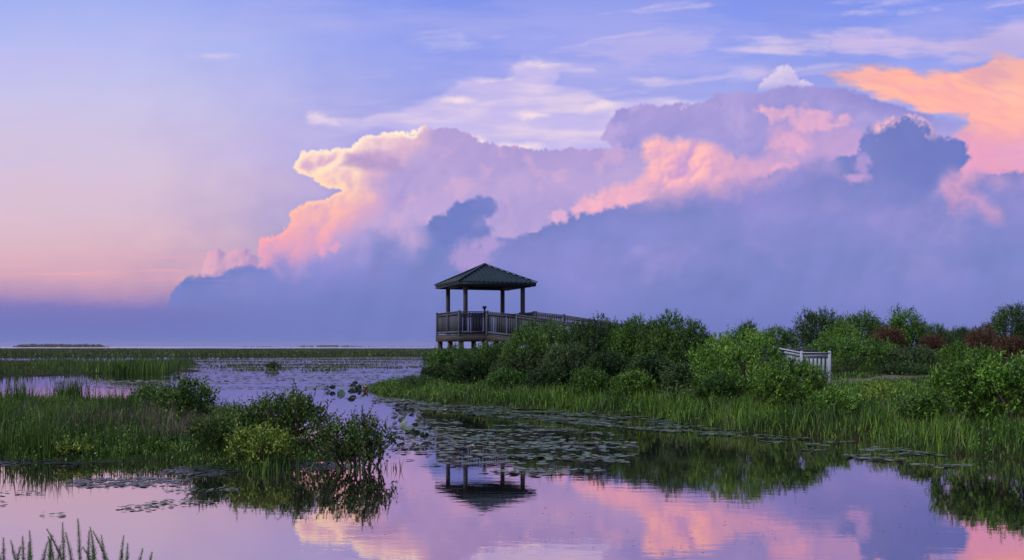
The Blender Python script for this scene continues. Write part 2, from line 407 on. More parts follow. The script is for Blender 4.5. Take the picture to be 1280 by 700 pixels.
def wood(name, c0, c1, sc=(3, 3, 30), rough=.8):
    m, nt, out = new_mat(name); L = nt.links.new
    tc = N(nt, 'ShaderNodeTexCoord'); mp = N(nt, 'ShaderNodeMapping'); mp.inputs['Scale'].default_value = sc
    L(tc.outputs['Object'], mp.inputs[0])
    g = N(nt, 'ShaderNodeNewGeometry')
    no = N(nt, 'ShaderNodeTexNoise', i_Scale=2.0, i_Detail=5.0); L(mp.outputs[0], no.inputs['Vector'])
    ad = N(nt, 'ShaderNodeMath', operation='MULTIPLY_ADD', i_1=.5); L(g.outputs['Random Per Island'], ad.inputs[0]); L(no.outputs[0], ad.inputs[2])
    sb = N(nt, 'ShaderNodeMath', operation='SUBTRACT', i_1=.25, use_clamp=True); L(ad.outputs[0], sb.inputs[0])
    r = rampnode(nt, [(.2, c0), (.85, c1)], sb.outputs[0])
    p = N(nt, 'ShaderNodeBsdfPrincipled', i_Roughness=rough); p.inputs['Specular IOR Level'].default_value = .25
    L(r.outputs[0], p.inputs['Base Color'])
    bp = N(nt, 'ShaderNodeBump', i_Strength=.4, i_Distance=.01); L(no.outputs[0], bp.inputs['Height']); L(bp.outputs[0], p.inputs['Normal'])
    L(p.outputs[0], out.inputs[0]); return m

def plain(name, c, rough=.7, var=.25, scale=6, metal=0.0):
    m, nt, out = new_mat(name); L = nt.links.new
    tc = N(nt, 'ShaderNodeTexCoord')
    no = N(nt, 'ShaderNodeTexNoise', i_Scale=scale, i_Detail=6.0); L(tc.outputs['Object'], no.inputs['Vector'])
    r = rampnode(nt, [(.3, tuple(x * (1 - var) for x in c)), (.7, tuple(min(1, x * (1 + var)) for x in c))], no.outputs[0])
    p = N(nt, 'ShaderNodeBsdfPrincipled', i_Roughness=rough, i_Metallic=metal); p.inputs['Specular IOR Level'].default_value = .3
    L(r.outputs[0], p.inputs['Base Color']); L(p.outputs[0], out.inputs[0]); return m

M = {}
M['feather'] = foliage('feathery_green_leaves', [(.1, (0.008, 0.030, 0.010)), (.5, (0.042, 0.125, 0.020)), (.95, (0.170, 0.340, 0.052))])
M['feather_bright'] = foliage('fresh_green_leaves', [(.1, (0.012, 0.045, 0.010)), (.5, (0.075, 0.200, 0.024)), (.95, (0.240, 0.430, 0.062))])  # brighter leaf green for the paler shrubs and the ground cover
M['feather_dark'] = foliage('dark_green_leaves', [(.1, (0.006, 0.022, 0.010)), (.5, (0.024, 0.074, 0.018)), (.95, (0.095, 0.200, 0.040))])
M['grey_green'] = foliage('dull_green_leaves', [(.1, (0.010, 0.030, 0.016)), (.5, (0.046, 0.100, 0.034)), (.95, (0.145, 0.235, 0.075))])
M['broad'] = foliage('broad_green_leaves', [(.1, (0.010, 0.034, 0.008)), (.5, (0.046, 0.130, 0.020)), (.95, (0.170, 0.290, 0.042))])
M['yellow'] = foliage('yellow_green_leaves', [(.05, (0.040, 0.105, 0.014)), (.5, (0.150, 0.265, 0.034)), (.95, (0.340, 0.450, 0.065))])
M['rust'] = foliage('rust_brown_leaves', [(.1, (.030, .020, .012)), (.5, (.078, .040, .024)), (.95, (.135, .080, .045))])
M['grass'] = foliage('bank_grass_blades', [(.1, (0.008, 0.032, 0.008)), (.5, (0.042, 0.125, 0.018)), (.95, (0.180, 0.310, 0.042))], patch=.5)
M['marsh'] = foliage('marsh_grass_blades', [(.1, (0.010, 0.036, 0.008)), (.5, (0.042, 0.120, 0.018)), (.95, (0.140, 0.260, 0.038))], patch=.5)
M['farmarsh'] = foliage('far_marsh_blades', [(.1, (.022, .050, .014)), (.5, (.046, .105, .022)), (.95, (.085, .150, .030))], patch=.03)
M['dry'] = foliage('dry_grass_blades', [(.1, (.05, .045, .04)), (.5, (.12, .11, .095)), (.95, (.20, .185, .15))], patch=.8)
M['weed'] = foliage('water_weed_leaves', [(.1, (0.030, 0.080, 0.035)), (.5, (0.090, 0.190, 0.060)), (.95, (0.150, 0.280, 0.075))])
M['twig'] = plain('grey_twig_bark', (.11, .095, .085), .9, .35, 20)
M['bark'] = plain('brown_bark', (.07, .055, .045), .9, .35, 15)
M['wood'] = wood('weathered_grey_boards', (.028, .036, .060), (.074, .088, .130))
M['wood_dark'] = wood('dark_timber', (.022, .022, .026), (.055, .052, .056))  # darker wood tone for joists, pilings and beams
M['post'] = wood('weathered_posts', (.022, .028, .042), (.052, .060, .082))
M['white'] = wood('pale_bluish_boards', (.20, .25, .36), (.33, .39, .52))  # paler, bluish boards for the railing at the ramp's foot
M['metal_dark'] = plain('dark_painted_metal', (.03, .033, .04), .5, .2, 10)

def roof_mat():
    m, nt, out = new_mat('teal_metal_roofing'); L = nt.links.new
    tc = N(nt, 'ShaderNodeTexCoord'); no = N(nt, 'ShaderNodeTexNoise', i_Scale=1.4, i_Detail=6.0); L(tc.outputs['Object'], no.inputs['Vector'])
    r = rampnode(nt, [(.3, (.003, .016, .028)), (.7, (.006, .028, .043))], no.outputs[0])
    p = N(nt, 'ShaderNodeBsdfPrincipled', i_Roughness=.55); p.inputs['Specular IOR Level'].default_value = .3
    L(r.outputs[0], p.inputs['Base Color']); L(p.outputs[0], out.inputs[0]); return m
M['roof'] = roof_mat()

def pad_mat():
    m, nt, out = new_mat('lily_pad_leaf'); L = nt.links.new
    g = N(nt, 'ShaderNodeNewGeometry'); oi = N(nt, 'ShaderNodeObjectInfo')
    ad = N(nt, 'ShaderNodeMath', operation='ADD'); L(g.outputs['Random Per Island'], ad.inputs[0]); L(oi.outputs['Random'], ad.inputs[1])
    fr = N(nt, 'ShaderNodeMath', operation='FRACT'); L(ad.outputs[0], fr.inputs[0])
    r = rampnode(nt, [(.0, (.020, .050, .030)), (.45, (.040, .090, .045)), (.8, (.070, .120, .050)), (.98, (.095, .105, .040))], fr.outputs[0])
    p = N(nt, 'ShaderNodeBsdfPrincipled', i_Roughness=.40); p.inputs['Specular IOR Level'].default_value = .5; L(r.outputs[0], p.inputs['Base Color'])
    L(p.outputs[0], out.inputs[0]); return m
M['pad'] = pad_mat()

def scum_mat():
    m, nt, out = new_mat('floating_algae'); L = nt.links.new
    tc = N(nt, 'ShaderNodeTexCoord')
    no = N(nt, 'ShaderNodeTexNoise', i_Scale=9.0, i_Detail=6.0); L(tc.outputs['Object'], no.inputs['Vector'])
    r = rampnode(nt, [(.35, (.010, .014, .020)), (.55, (.030, .040, .052)), (.7, (.040, .075, .028))], no.outputs[0])
    p = N(nt, 'ShaderNodeBsdfPrincipled', i_Roughness=.3); L(r.outputs[0], p.inputs['Base Color'])
    bp = N(nt, 'ShaderNodeBump', i_Strength=.7, i_Distance=.02); L(no.outputs[0], bp.inputs['Height']); L(bp.outputs[0], p.inputs['Normal'])
    L(p.outputs[0], out.inputs[0]); return m
M['scum'] = scum_mat()

def soil_mat():
    m, nt, out = new_mat('marsh_soil'); L = nt.links.new
    tc = N(nt, 'ShaderNodeTexCoord')
    no = N(nt, 'ShaderNodeTexNoise', i_Scale=1.3, i_Detail=8.0); L(tc.outputs['Object'], no.inputs['Vector'])
    r = rampnode(nt, [(.3, (.010, .010, .008)), (.5, (.016, .022, .009)), (.7, (.022, .045, .012))], no.outputs[0])
    p = N(nt, 'ShaderNodeBsdfPrincipled', i_Roughness=1.0); p.inputs['Specular IOR Level'].default_value = .05; L(r.outputs[0], p.inputs['Base Color'])
    L(p.outputs[0], out.inputs[0]); return m
M['soil'] = soil_mat()
M['dirt'] = plain('pale_dirt_path', (.085, .078, .066), .9, .35, 5)

def water_mat(name, rough, bump, tint):
    m, nt, out = new_mat(name); L = nt.links.new
    tc = N(nt, 'ShaderNodeTexCoord'); mp = N(nt, 'ShaderNodeMapping'); mp.inputs['Scale'].default_value = (1.0, 2.2, 1)
    L(tc.outputs['Object'], mp.inputs[0])
    n1 = N(nt, 'ShaderNodeTexNoise', i_Scale=2.2, i_Detail=3.0); n2 = N(nt, 'ShaderNodeTexNoise', i_Scale=14.0, i_Detail=2.0)
    L(mp.outputs[0], n1.inputs['Vector']); L(mp.outputs[0], n2.inputs['Vector'])
    b1 = N(nt, 'ShaderNodeBump', i_Strength=1.0, i_Distance=bump); L(n1.outputs[0], b1.inputs['Height'])
    b2 = N(nt, 'ShaderNodeBump', i_Strength=1.0, i_Distance=bump * .10); L(n2.outputs[0], b2.inputs['Height']); L(b1.outputs[0], b2.inputs['Normal'])
    gl = N(nt, 'ShaderNodeBsdfGlossy', i_Roughness=rough); gl.inputs['Color'].default_value = (*tint, 1); L(b2.outputs[0], gl.inputs['Normal'])
    df = N(nt, 'ShaderNodeBsdfDiffuse'); df.inputs['Color'].default_value = (.012, .016, .018, 1)
    fr = N(nt, 'ShaderNodeFresnel', i_IOR=1.33); L(b2.outputs[0], fr.inputs['Normal'])
    ma = N(nt, 'ShaderNodeMath', operation='MULTIPLY_ADD', i_1=.34, i_2=.66, use_clamp=True); L(fr.outputs[0], ma.inputs[0])
    mx = N(nt, 'ShaderNodeMixShader'); L(ma.outputs[0], mx.inputs[0]); L(df.outputs[0], mx.inputs[1]); L(gl.outputs[0], mx.inputs[2])
    L(mx.outputs[0], out.inputs[0]); return m
M['water'] = water_mat('still_marsh_water', .004, .0008, (.96, .82, .87))
M['lake'] = water_mat('open_lake_water', .12, .004, (1, 1, 1))

# ---------------------------------------------------------------- world
def build_world():
    w = bpy.data.worlds.new('World'); SC.world = w; w.use_nodes = True
    nt = w.node_tree; nt.nodes.clear(); L = nt.links.new
    im = make_sky(1.25) / 255.0
    lin = np.where(im <= .04045, im / 12.92, ((im + .055) / 1.055) ** 2.4)
    hh, ww = lin.shape[:2]
    buf = np.ones((hh, ww, 4), np.float32); buf[..., :3] = lin[::-1]
    img = bpy.data.images.new('evening_sky', ww, hh, float_buffer=True, alpha=False)
    img.colorspace_settings.name = 'Non-Color'
    img.pixels.foreach_set(buf.ravel()); img.update(); img.pack()
    out = N(nt, 'ShaderNodeOutputWorld')
    tc = N(nt, 'ShaderNodeTexCoord'); sp = N(nt, 'ShaderNodeSeparateXYZ'); L(tc.outputs['Generated'], sp.inputs[0])
    def mth(op, a, b=None, c=None, clamp=False):
        n = N(nt, 'ShaderNodeMath', operation=op, use_clamp=clamp)
        for i, x in enumerate((a, b, c)):
            if x is None: continue
            if isinstance(x, (int, float)): n.inputs[i].default_value = x
            else: L(x, n.inputs[i])
        return n.outputs[0]
    def sm(x, a, b):
        n = N(nt, 'ShaderNodeMapRange', interpolation_type='SMOOTHSTEP', i_1=a, i_2=b); L(x, n.inputs[0]); return n.outputs[0]
    x, y, z = sp.outputs
    ys = mth('MAXIMUM', y, .05)
    u = mth('DIVIDE', x, ys); v = mth('DIVIDE', z, ys)
    U = mth('MULTIPLY_ADD', u, F / (X1 - X0), (640 - X0) / (X1 - X0))
    V = mth('MULTIPLY_ADD', v, F / (Y1 - Y0), (Y1 - HOR) / (Y1 - Y0))
    cb = N(nt, 'ShaderNodeCombineXYZ'); L(U, cb.inputs[0]); L(V, cb.inputs[1])
    ti = N(nt, 'ShaderNodeTexImage'); ti.image = img; ti.extension = 'EXTEND'; ti.interpolation = 'Cubic'; L(cb.outputs[0], ti.inputs[0])
    mask = mth('MULTIPLY', mth('MULTIPLY', sm(mth('ABSOLUTE', u), .71, .58), sm(v, .47, .38)), sm(y, .2, .4))
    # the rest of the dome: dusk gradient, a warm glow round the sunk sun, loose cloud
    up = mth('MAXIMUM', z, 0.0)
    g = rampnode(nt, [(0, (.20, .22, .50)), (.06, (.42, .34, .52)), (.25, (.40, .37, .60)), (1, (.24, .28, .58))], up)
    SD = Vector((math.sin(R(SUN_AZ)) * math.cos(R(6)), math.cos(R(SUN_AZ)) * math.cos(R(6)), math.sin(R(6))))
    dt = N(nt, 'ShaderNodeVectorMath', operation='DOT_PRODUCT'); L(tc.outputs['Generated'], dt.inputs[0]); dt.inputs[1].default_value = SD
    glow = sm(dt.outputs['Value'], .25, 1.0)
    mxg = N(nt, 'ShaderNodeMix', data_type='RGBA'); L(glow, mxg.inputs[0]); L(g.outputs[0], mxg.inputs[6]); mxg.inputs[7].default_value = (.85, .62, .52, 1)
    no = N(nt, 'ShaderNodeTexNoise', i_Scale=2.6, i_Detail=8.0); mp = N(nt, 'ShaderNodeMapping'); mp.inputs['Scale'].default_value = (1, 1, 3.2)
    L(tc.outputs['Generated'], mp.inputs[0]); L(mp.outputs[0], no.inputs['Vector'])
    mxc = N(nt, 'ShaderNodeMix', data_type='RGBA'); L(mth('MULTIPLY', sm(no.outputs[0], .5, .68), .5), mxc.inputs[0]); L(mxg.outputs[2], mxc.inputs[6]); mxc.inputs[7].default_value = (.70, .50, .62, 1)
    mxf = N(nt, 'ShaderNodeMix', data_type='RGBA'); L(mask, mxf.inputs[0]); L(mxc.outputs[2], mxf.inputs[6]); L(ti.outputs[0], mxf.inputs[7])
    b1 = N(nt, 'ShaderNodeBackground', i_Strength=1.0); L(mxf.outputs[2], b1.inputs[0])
    sky = N(nt, 'ShaderNodeTexSky', sky_type='NISHITA'); sky.sun_disc = False
    sky.sun_elevation = R(SUN_EL); sky.sun_rotation = R(SUN_AZ); sky.air_density = 1.2; sky.dust_density = 1.5
    b2 = N(nt, 'ShaderNodeBackground', i_Strength=NISHITA); L(sky.outputs[0], b2.inputs[0])
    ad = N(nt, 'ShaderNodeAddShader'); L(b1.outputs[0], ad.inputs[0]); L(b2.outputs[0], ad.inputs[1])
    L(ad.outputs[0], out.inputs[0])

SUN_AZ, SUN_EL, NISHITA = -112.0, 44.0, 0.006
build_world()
sl = bpy.data.lights.new('sun', 'SUN'); sl.energy = 2.7; sl.angle = R(14); sl.color = (1.0, .96, .92)
so = bpy.data.objects.new('sun', sl); COL.objects.link(so)
sd = Vector((math.sin(R(SUN_AZ)) * math.cos(R(SUN_EL)), math.cos(R(SUN_AZ)) * math.cos(R(SUN_EL)), math.sin(R(SUN_EL))))
so.rotation_euler = sd.to_track_quat('Z', 'Y').to_euler(); so.location = sd * 60

cam = bpy.data.cameras.new('camera'); cam.lens = 36 * F / 1280; cam.sensor_width = 36
cam.shift_y = (HOR - 350) / 1280; cam.clip_start = .1; cam.clip_end = 30000
co = bpy.data.objects.new('camera', cam); COL.objects.link(co); co.location = (0, 0, CAMZ); co.rotation_euler = (R(90), 0, 0)
SC.camera = co
SC.view_settings.view_transform = 'Standard'; SC.view_settings.look = 'None'; SC.view_settings.exposure = 0; SC.view_settings.gamma = 1
SC.cycles.max_bounces = 6; SC.cycles.transparent_max_bounces = 4; SC.cycles.caustics_reflective = False
print('world', time.time() - _t0)

# ---------------------------------------------------------------- terrain
BANK = [(-5.4, 41.5), (-4.2, 38), (-2.2, 34.6), (1.5, 31.3), (3.2, 28.8), (4.35, 26.8), (5.4, 23.6), (6.2, 22.4), (7.1, 21.4), (8.0, 19.4), (9.0, 17.6), (10.2, 15.0), (11.5, 11), (13, 6), (14, -8),
        (140, -8), (140, 160), (60, 150), (24, 96), (8, 66), (-2, 56.5), (-5.4, 52), (-6.6, 47)]
ISLE = [(-24, 18.2), (-14, 17.6), (-9, 17.5), (-7.2, 17.4), (-5.8, 17.2), (-4.7, 16.5), (-4.1, 16.3), (-3.6, 16.6), (-3.2, 17.2), (-2.6, 17.7), (-2.3, 18.4), (-2.9, 19.4), (-4.2, 21), (-5.6, 24), (-7.4, 28), (-9, 31.5), (-14, 33), (-24, 33)]

def sdf2(x, y, P):
    return psdf(np.asarray(x, np.float64), np.asarray(y, np.float64), P)

def bank_h(x, y):
    d = sdf2(x, y, BANK) + .45 * gnoise(x * .35, y * .35, 301) + .18 * gnoise(x * 1.3, y * 1.3, 302)
    h = np.interp(d, [-3, -.6, 0, .25, 1.5, 5, 10, 25], [-.9, -.35, -.03, .12, .34, .62, .80, .95])
    return h + .05 * gnoise(x * .8, y * .8, 303) * (d > 0)

def isle_h(x, y):
    d = sdf2(x, y, ISLE) + .35 * gnoise(x * .5, y * .5, 311) + .15 * gnoise(x * 1.9, y * 1.9, 312)
    h = np.interp(d, [-2, -.4, 0, .3, 1.5, 4], [-.9, -.25, -.03, .05, .12, .2])
    return h + .03 * gnoise(x * 1.5, y * 1.5, 313) * (d > 0)

def heightgrid(name, xs, ys, fn, mat):
    X, Y = np.meshgrid(xs, ys); Z = fn(X, Y)
    nx, ny = len(xs), len(ys); i = np.arange(nx - 1)[None, :] + np.arange(ny - 1)[:, None] * nx
    q = np.stack([i, i + 1, i + 1 + nx, i + nx], -1).reshape(-1, 4)
    k = (Z.ravel()[q] > -.6).any(1)
    g = Geo().raw(np.stack([X, Y, Z], -1), q[k])
    o = g.build(name, mat, smooth=True); return tag(o, kind='structure')

g = Geo().raw([(-5200, -300, -.95), (5200, -300, -.95), (5200, 5200, -.95), (-5200, 5200, -.95)], [[0, 1, 2, 3]])
tag(g.build('ground', M['soil']), kind='structure')
g = Geo().raw([(-5200, -300, 0), (5200, -300, 0), (5200, 1150, 0), (-5200, 1150, 0)], [[0, 1, 2, 3]])
tag(g.build('water', M['water']), kind='structure')
g = Geo().raw([(-5200, 1150, 0), (5200, 1150, 0), (5200, 5200, 0), (-5200, 5200, 0)], [[0, 1, 2, 3]])
tag(g.build('lake', M['lake']), kind='structure')
xs = np.concatenate([np.arange(-9, 20, .25), np.arange(20, 140, 3)]); ys = np.concatenate([np.arange(-8, 60, .25), np.arange(60, 160, 3)])
heightgrid('right_bank', xs, ys, bank_h, M['soil'])
heightgrid('marsh_island', np.arange(-25, -1, .2), np.arange(14, 36, .2), isle_h, M['soil'])

# dirt path behind the bank grass, following the ground
PATH = [(9.3, 33.4), (11.2, 34.2), (13.2, 36.0), (16, 39), (20, 43)]
pg = Geo(); pp = np.array(PATH); tt = np.linspace(0, len(pp) - 1, 40); cx = np.interp(tt, range(len(pp)), pp[:, 0]); cy = np.interp(tt, range(len(pp)), pp[:, 1])
dx = np.gradient(cx); dy = np.gradient(cy); ln = np.hypot(dx, dy); rows = []
for s_ in np.linspace(-.8, .8, 7):
    x = cx - dy / ln * s_ * (1 + .15 * np.sin(tt * 5)); y = cy + dx / ln * s_; rows.append(np.stack([x, y, bank_h(x, y) + .025 - .02 * abs(s_)], -1))
rows = np.array(rows); n = 40; i = np.arange(n - 1)[None, :] + np.arange(6)[:, None] * n
pg.raw(rows, np.stack([i, i + n, i + n + 1, i + 1], -1).reshape(-1, 4)); tag(pg.build('path', M['dirt'], smooth=True), kind='structure')

# ---------------------------------------------------------------- plants
def leaves(p, d, ln, wd, rng, curl=.25):
    """kite-shaped leaf blades, folded a little along the midrib"""
    n = len(p); r = nrm(rng.normal(size=(n, 3))); s = nrm(np.cross(d, r)); u = np.cross(s, d)
    ln = np.asarray(ln).reshape(-1, 1); wd = np.asarray(wd).reshape(-1, 1)
    m = p + d * ln * .42
    return np.stack([p, m + s * wd * .5 + u * wd * curl * .5, p + d * ln - u * ln * .06, m - s * wd * .5 + u * wd * curl * .5], 1)

def fuzzy_crown(rng, w, dp, h, n_shoot, leaf=(.105, .034), shoot=.28, per=11, up=.58, nl=None, z0=.12, gaps=0.0, fill=.5):
    """a shrub crown of leafy shoots standing out of several overlapping masses"""
    nl = nl or max(6, int(5 + 3 * w))
    lob = []
    for i in range(nl):
        a = i * 2.399 + rng.uniform(-.4, .4); rr = math.sqrt((i + .5) / nl) * .80
        top = h * (1 - .42 * rr ** 3) * rng.uniform(.84, 1.0)
        if i == 0: top = h * .97
        rx = w * .5 * rng.uniform(.30, .46); rz = rx * rng.uniform(.95, 1.45)
        rz = min(rz, top * .55)
        lob.append((math.cos(a) * rr * w * .5, math.sin(a) * rr * dp * .5, max(top - rz - shoot * .35, rz * .4), rx, rx * dp / w, rz))
        if top > 1.2 and rng.random() < .85:
            lob.append((math.cos(a) * (rr + .1) * w * .5, math.sin(a) * (rr + .1) * dp * .5, max(top * .42, h * z0 + .15), rx * 1.05, rx * dp / w, top * .36))
    lob = np.array(lob)
    ar = lob[:, 3] * lob[:, 5]; k = rng.choice(len(lob), n_shoot, p=ar / ar.sum())
    nn = rng.normal(size=(n_shoot, 3)); nn[:, 2] = nn[:, 2] * .8 + .25; nn = nrm(nn)
    inner = rng.random(n_shoot) < fill * .4
    rad = np.where(inner, rng.uniform(.45, .9, n_shoot), rng.uniform(.84, 1.06, n_shoot))
    p = lob[k, :3] + nn * lob[k, 3:6] * rad[:, None]
    # drop shoots buried deep in another mass
    dd = np.min(np.where(np.arange(len(lob))[None] == k[:, None], 9, np.linalg.norm((p[:, None] - lob[None, :, :3]) / lob[None, :, 3:6], axis=2)), axis=1)
    ok = (dd > .62) & (p[:, 2] > h * z0 * .5)
    if gaps: ok &= gnoise(p[:, 0] * 2.2 / max(.5, w / 3), p[:, 2] * 2.2 / max(.5, w / 3) + 7, int(rng.integers(900))) > -.9 + gaps
    p = p[ok]; nn = nn[ok]
    d = nrm(nn * (1 - up) + np.array([0, 0, up]) + rng.normal(size=p.shape) * .2)
    L = shoot * rng.uniform(.5, 1.15, len(p)) * np.where(rng.random(len(p)) < .04, 1.5, 1)
    t = (np.arange(per) + .3) / per
    q = p[:, None] + d[:, None] * (L[:, None] * t[None])[..., None] + rng.normal(size=(len(p), per, 3)) * .012
    ld = nrm(d[:, None] * .75 + rng.normal(size=(len(p), per, 3)) * .62)
    sc = (1.1 - .45 * t)[None, :] * rng.uniform(.7, 1.3, (len(p), per))
    lv = leaves(q.reshape(-1, 3), ld.reshape(-1, 3), (leaf[0] * sc).ravel(), (leaf[1] * sc).ravel(), rng)
    k = np.array([w * .5 / np.percentile(np.abs(lv[:, 0, 0]), 97.5), dp * .5 / np.percentile(np.abs(lv[:, 0, 1]), 97.5), h / np.percentile(lv[:, 2, 2], 99.6)])
    lob[:, :3] *= k; lob[:, 3:6] *= k
    return lv * k, lob

def stems(g, rng, lob, h, r0, n=9, spread=.12):
    for i in range(min(n, len(lob))):
        c = lob[i]; b = np.array([rng.normal() * spread, rng.normal() * spread, -.1]); e = c[:3]
        m = b * .55 + e * .45 + rng.normal(size=3) * .05 * h; m[2] = abs(m[2])
        t = np.linspace(0, 1, 7)[:, None]; pts = (1 - t) ** 2 * b + 2 * t * (1 - t) * m + t * t * e
        g.tube(pts, np.linspace(r0, r0 * .3, 7) * rng.uniform(.6, 1.1), 5)
        for _ in range(3):
            s_ = pts[rng.integers(2, 6)]; e2 = s_ + rng.normal(size=3) * c[3:6] * .7 + np.array([0, 0, c[5] * .4])
            g.tube([s_, (s_ + e2) / 2 + rng.normal(size=3) * .03, e2], [r0 * .4, r0 * .3, r0 * .12], 4)

def plant(name, px, pw, ytop, Y, mat, label, cat, group=None, seed=0, ground=bank_h, shoots=None, dens=1.0, stem='twig', r0=.025, dark=False, **kw):
    X = (px - 640) / F * Y; z = float(ground(np.array([[X]]), np.array([[Y]]))[0, 0]); z = max(z, -.1)
    top = CAMZ - (ytop - HOR) / F * Y; h = max(top - z, .2); w = pw / F * Y
    rng = np.random.default_rng(1000 + seed)
    o = empty(name, (X, Y, z), label, cat, group, 0)
    ns = shoots or int(np.clip(dens * 215 * (w * h * 1.6 + w * w * .5), 90, 4400))
    lv, lob = fuzzy_crown(rng, w, w * kw.pop('dp', .9), h, ns, **kw)
    lv = lv[lv[:, 0, 2] > -.05]
    c = Geo().quads(lv).build('crown', M[mat], o)
    g = Geo(); stems(g, rng, lob, h, r0); g.build('trunk' if cat == 'tree' else 'stem', M[stem], o)
    return o

def blades(rng, x, y, z, h, w, lean=.35, seg=2, bend=.5):
    n = len(x); a = rng.uniform(0, 2 * np.pi, n); ln = np.abs(rng.normal(size=n)) * lean * h
    dx, dy = np.cos(a) * ln, np.sin(a) * ln
    b = rng.uniform(0, 2 * np.pi, n); sx, sy = np.cos(b) * w * .5, np.sin(b) * w * .5
    p0 = np.stack([x, y, z - .04], -1); s = np.stack([sx, sy, np.zeros(n)], -1)
    p1 = np.stack([x + dx * .33, y + dy * .33, z + h * .55], -1); p2 = np.stack([x + dx, y + dy, z + h * np.sqrt(np.maximum(.15, 1 - bend * (ln / h) ** 2))], -1)
    v = np.stack([p0 - s, p0 + s, p1 + s * .85, p1 - s * .85, p2], 1).reshape(-1, 3)
    k = np.arange(n)[:, None] * 5
    return v, k + np.array([[0, 1, 2, 3]]), k + np.array([[3, 2, 4]])

def grass(name, mat, rng, x, y, z, h, w, label, lean=.35, cat='grass'):
    v, q, t = blades(rng, x, y, z, h, w, lean)
    return tag(Geo().raw(v, q, t).build(name, M[mat]), label, cat, kind='stuff')
HAZE = 0.00006
# ---------------------------------------------------------------- gazebo
GC = np.array([-1.33, 48.5]); GA = R(20.2)
EX = np.array([math.cos(GA), math.sin(GA)]); EY = np.array([-math.sin(GA), math.cos(GA)])
DZ, S = 2.57, 1.93
def gw(lx, ly): return GC + lx * EX + ly * EY
gz = empty('gazebo', (GC[0], GC[1], 0), 'open wooden gazebo with dark teal pyramid roof raised on stilts above the bushes', 'gazebo', rz=GA)
gh = lambda lx, ly: float(bank_h(np.array([[gw(lx, ly)[0]]]), np.array([[gw(lx, ly)[1]]]))[0, 0])
# deck
g = Geo()
nb = 27
for i in range(nb):
    x = -S + (i + .5) * 2 * S / nb
    g.box((x, 0, DZ - .02), (S / nb - .006, S + .03, .02))
g.build('deck', M['wood'], gz)
g = Geo()
for s_ in (-1, 1):
    g.box((0, s_ * (S - .03), DZ - .19), (S, .025, .14)); g.box((s_ * (S - .03), 0, DZ - .19), (.025, S - .06, .14))
for k in range(-3, 4): g.box((k * .5, 0, DZ - .16), (.022, S - .07, .1))
g.build('joist', M['wood_dark'], gz)
for lx in (-1.75, 0, 1.75):
    for ly in (-1.75, 0, 1.75):
        b = gh(lx, ly) - .25
        Geo().box((lx, ly, (b + DZ - .05) / 2), (.10, .10, (DZ - .05 - b) / 2)).build('piling', M['wood_dark'], gz, bevel=.01)
# posts, beams, roof
PS = 2.03 / math.sqrt(2)
for sx in (-1, 1):
    for sy in (-1, 1):
        Geo().box((sx * PS, sy * PS, DZ + 1.215), (.088, .088, 1.215)).build('post', M['post'], gz, bevel=.012)
g = Geo(); ZB = DZ + 2.34
for s_ in (-1, 1):
    g.box((0, s_ * PS, ZB), (PS + .35, .045, .085)); g.box((s_ * PS, 0, ZB + .002), (.045, PS - .05, .083))
g.build('beam', M['wood_dark'], gz)
RE, ZE, ZA, TH = 1.95, 5.03, 5.99, .05
def roofpt(k, o, t, lift=0.0):
    """face k, offset o along the eave, t from eave to apex"""
    a = k * math.pi / 2; c, s_ = math.cos(a), math.sin(a)
    y = -RE * (1 - t); z = ZE + (ZA - ZE) * t + lift
    return np.array([c * o - s_ * y, s_ * o + c * y, z])
rg = Geo()
for k in range(4):
    A, B, C_ = roofpt(k, -RE, 0), roofpt(k, RE, 0), np.array([0, 0, ZA])
    dn = np.array([0, 0, TH])
    rg.raw([A, B, C_], t=[[0, 1, 2]]); rg.raw([A - dn, B - dn, C_ - dn], t=[[0, 2, 1]])
    rg.raw([A, B, B - dn, A - dn], [[0, 3, 2, 1]])
    nrib = 17
    for j in range(nrib):
        o = -RE + (j + .5) * 2 * RE / nrib
        te = 1 - abs(o) / RE
        if te < .06: continue
        p0 = roofpt(k, o, -.028, .012); p1 = roofpt(k, o, te - .01, .012)
        rg.beam(p0, p1, .045, .05)
        if j < nrib - 1:                    # ribbed sheet ends hanging past the fascia
            q0 = roofpt(k, o + RE / nrib, -.022, -.035); rg.box(q0, (.04, .04, .02))
roof = rg.build('roof', M['roof'], gz)
for k in range(4):
    g = Geo(); g.beam(roofpt(k, RE + .03, -.015, .045), np.array([0, 0, ZA + .045]), .13, .035)
    g.build('ridge_cap', M['roof'], roof)
g = Geo(); g.box((0, 0, ZA + .035), (.06, .06, .03)); g.build('apex_cap', M['roof'], roof)
g = Geo()
for k in range(4):
    a = k * math.pi / 2; c, s_ = math.cos(a), math.sin(a); y = -RE + .03
    g.box((-s_ * y, c * y, ZE - .10), (RE - .035, .018, .07), np.array([[c, s_, 0], [-s_, c, 0], [0, 0, 1]]))
g.build('fascia', M['roof'], gz)
g = Geo()
for k in range(4):
    g.beam(roofpt(k, RE * .97, .03, -.11), np.array([0, 0, ZA - .13]), .05, .1)
    for j in (-2, -1, 0, 1, 2):
        o = j * .62; te = 1 - abs(o) / RE; g.beam(roofpt(k, o, .03, -.11), roofpt(k, o, te - .03, -.11), .04, .08)
g.build('rafter', M['roof'], gz)

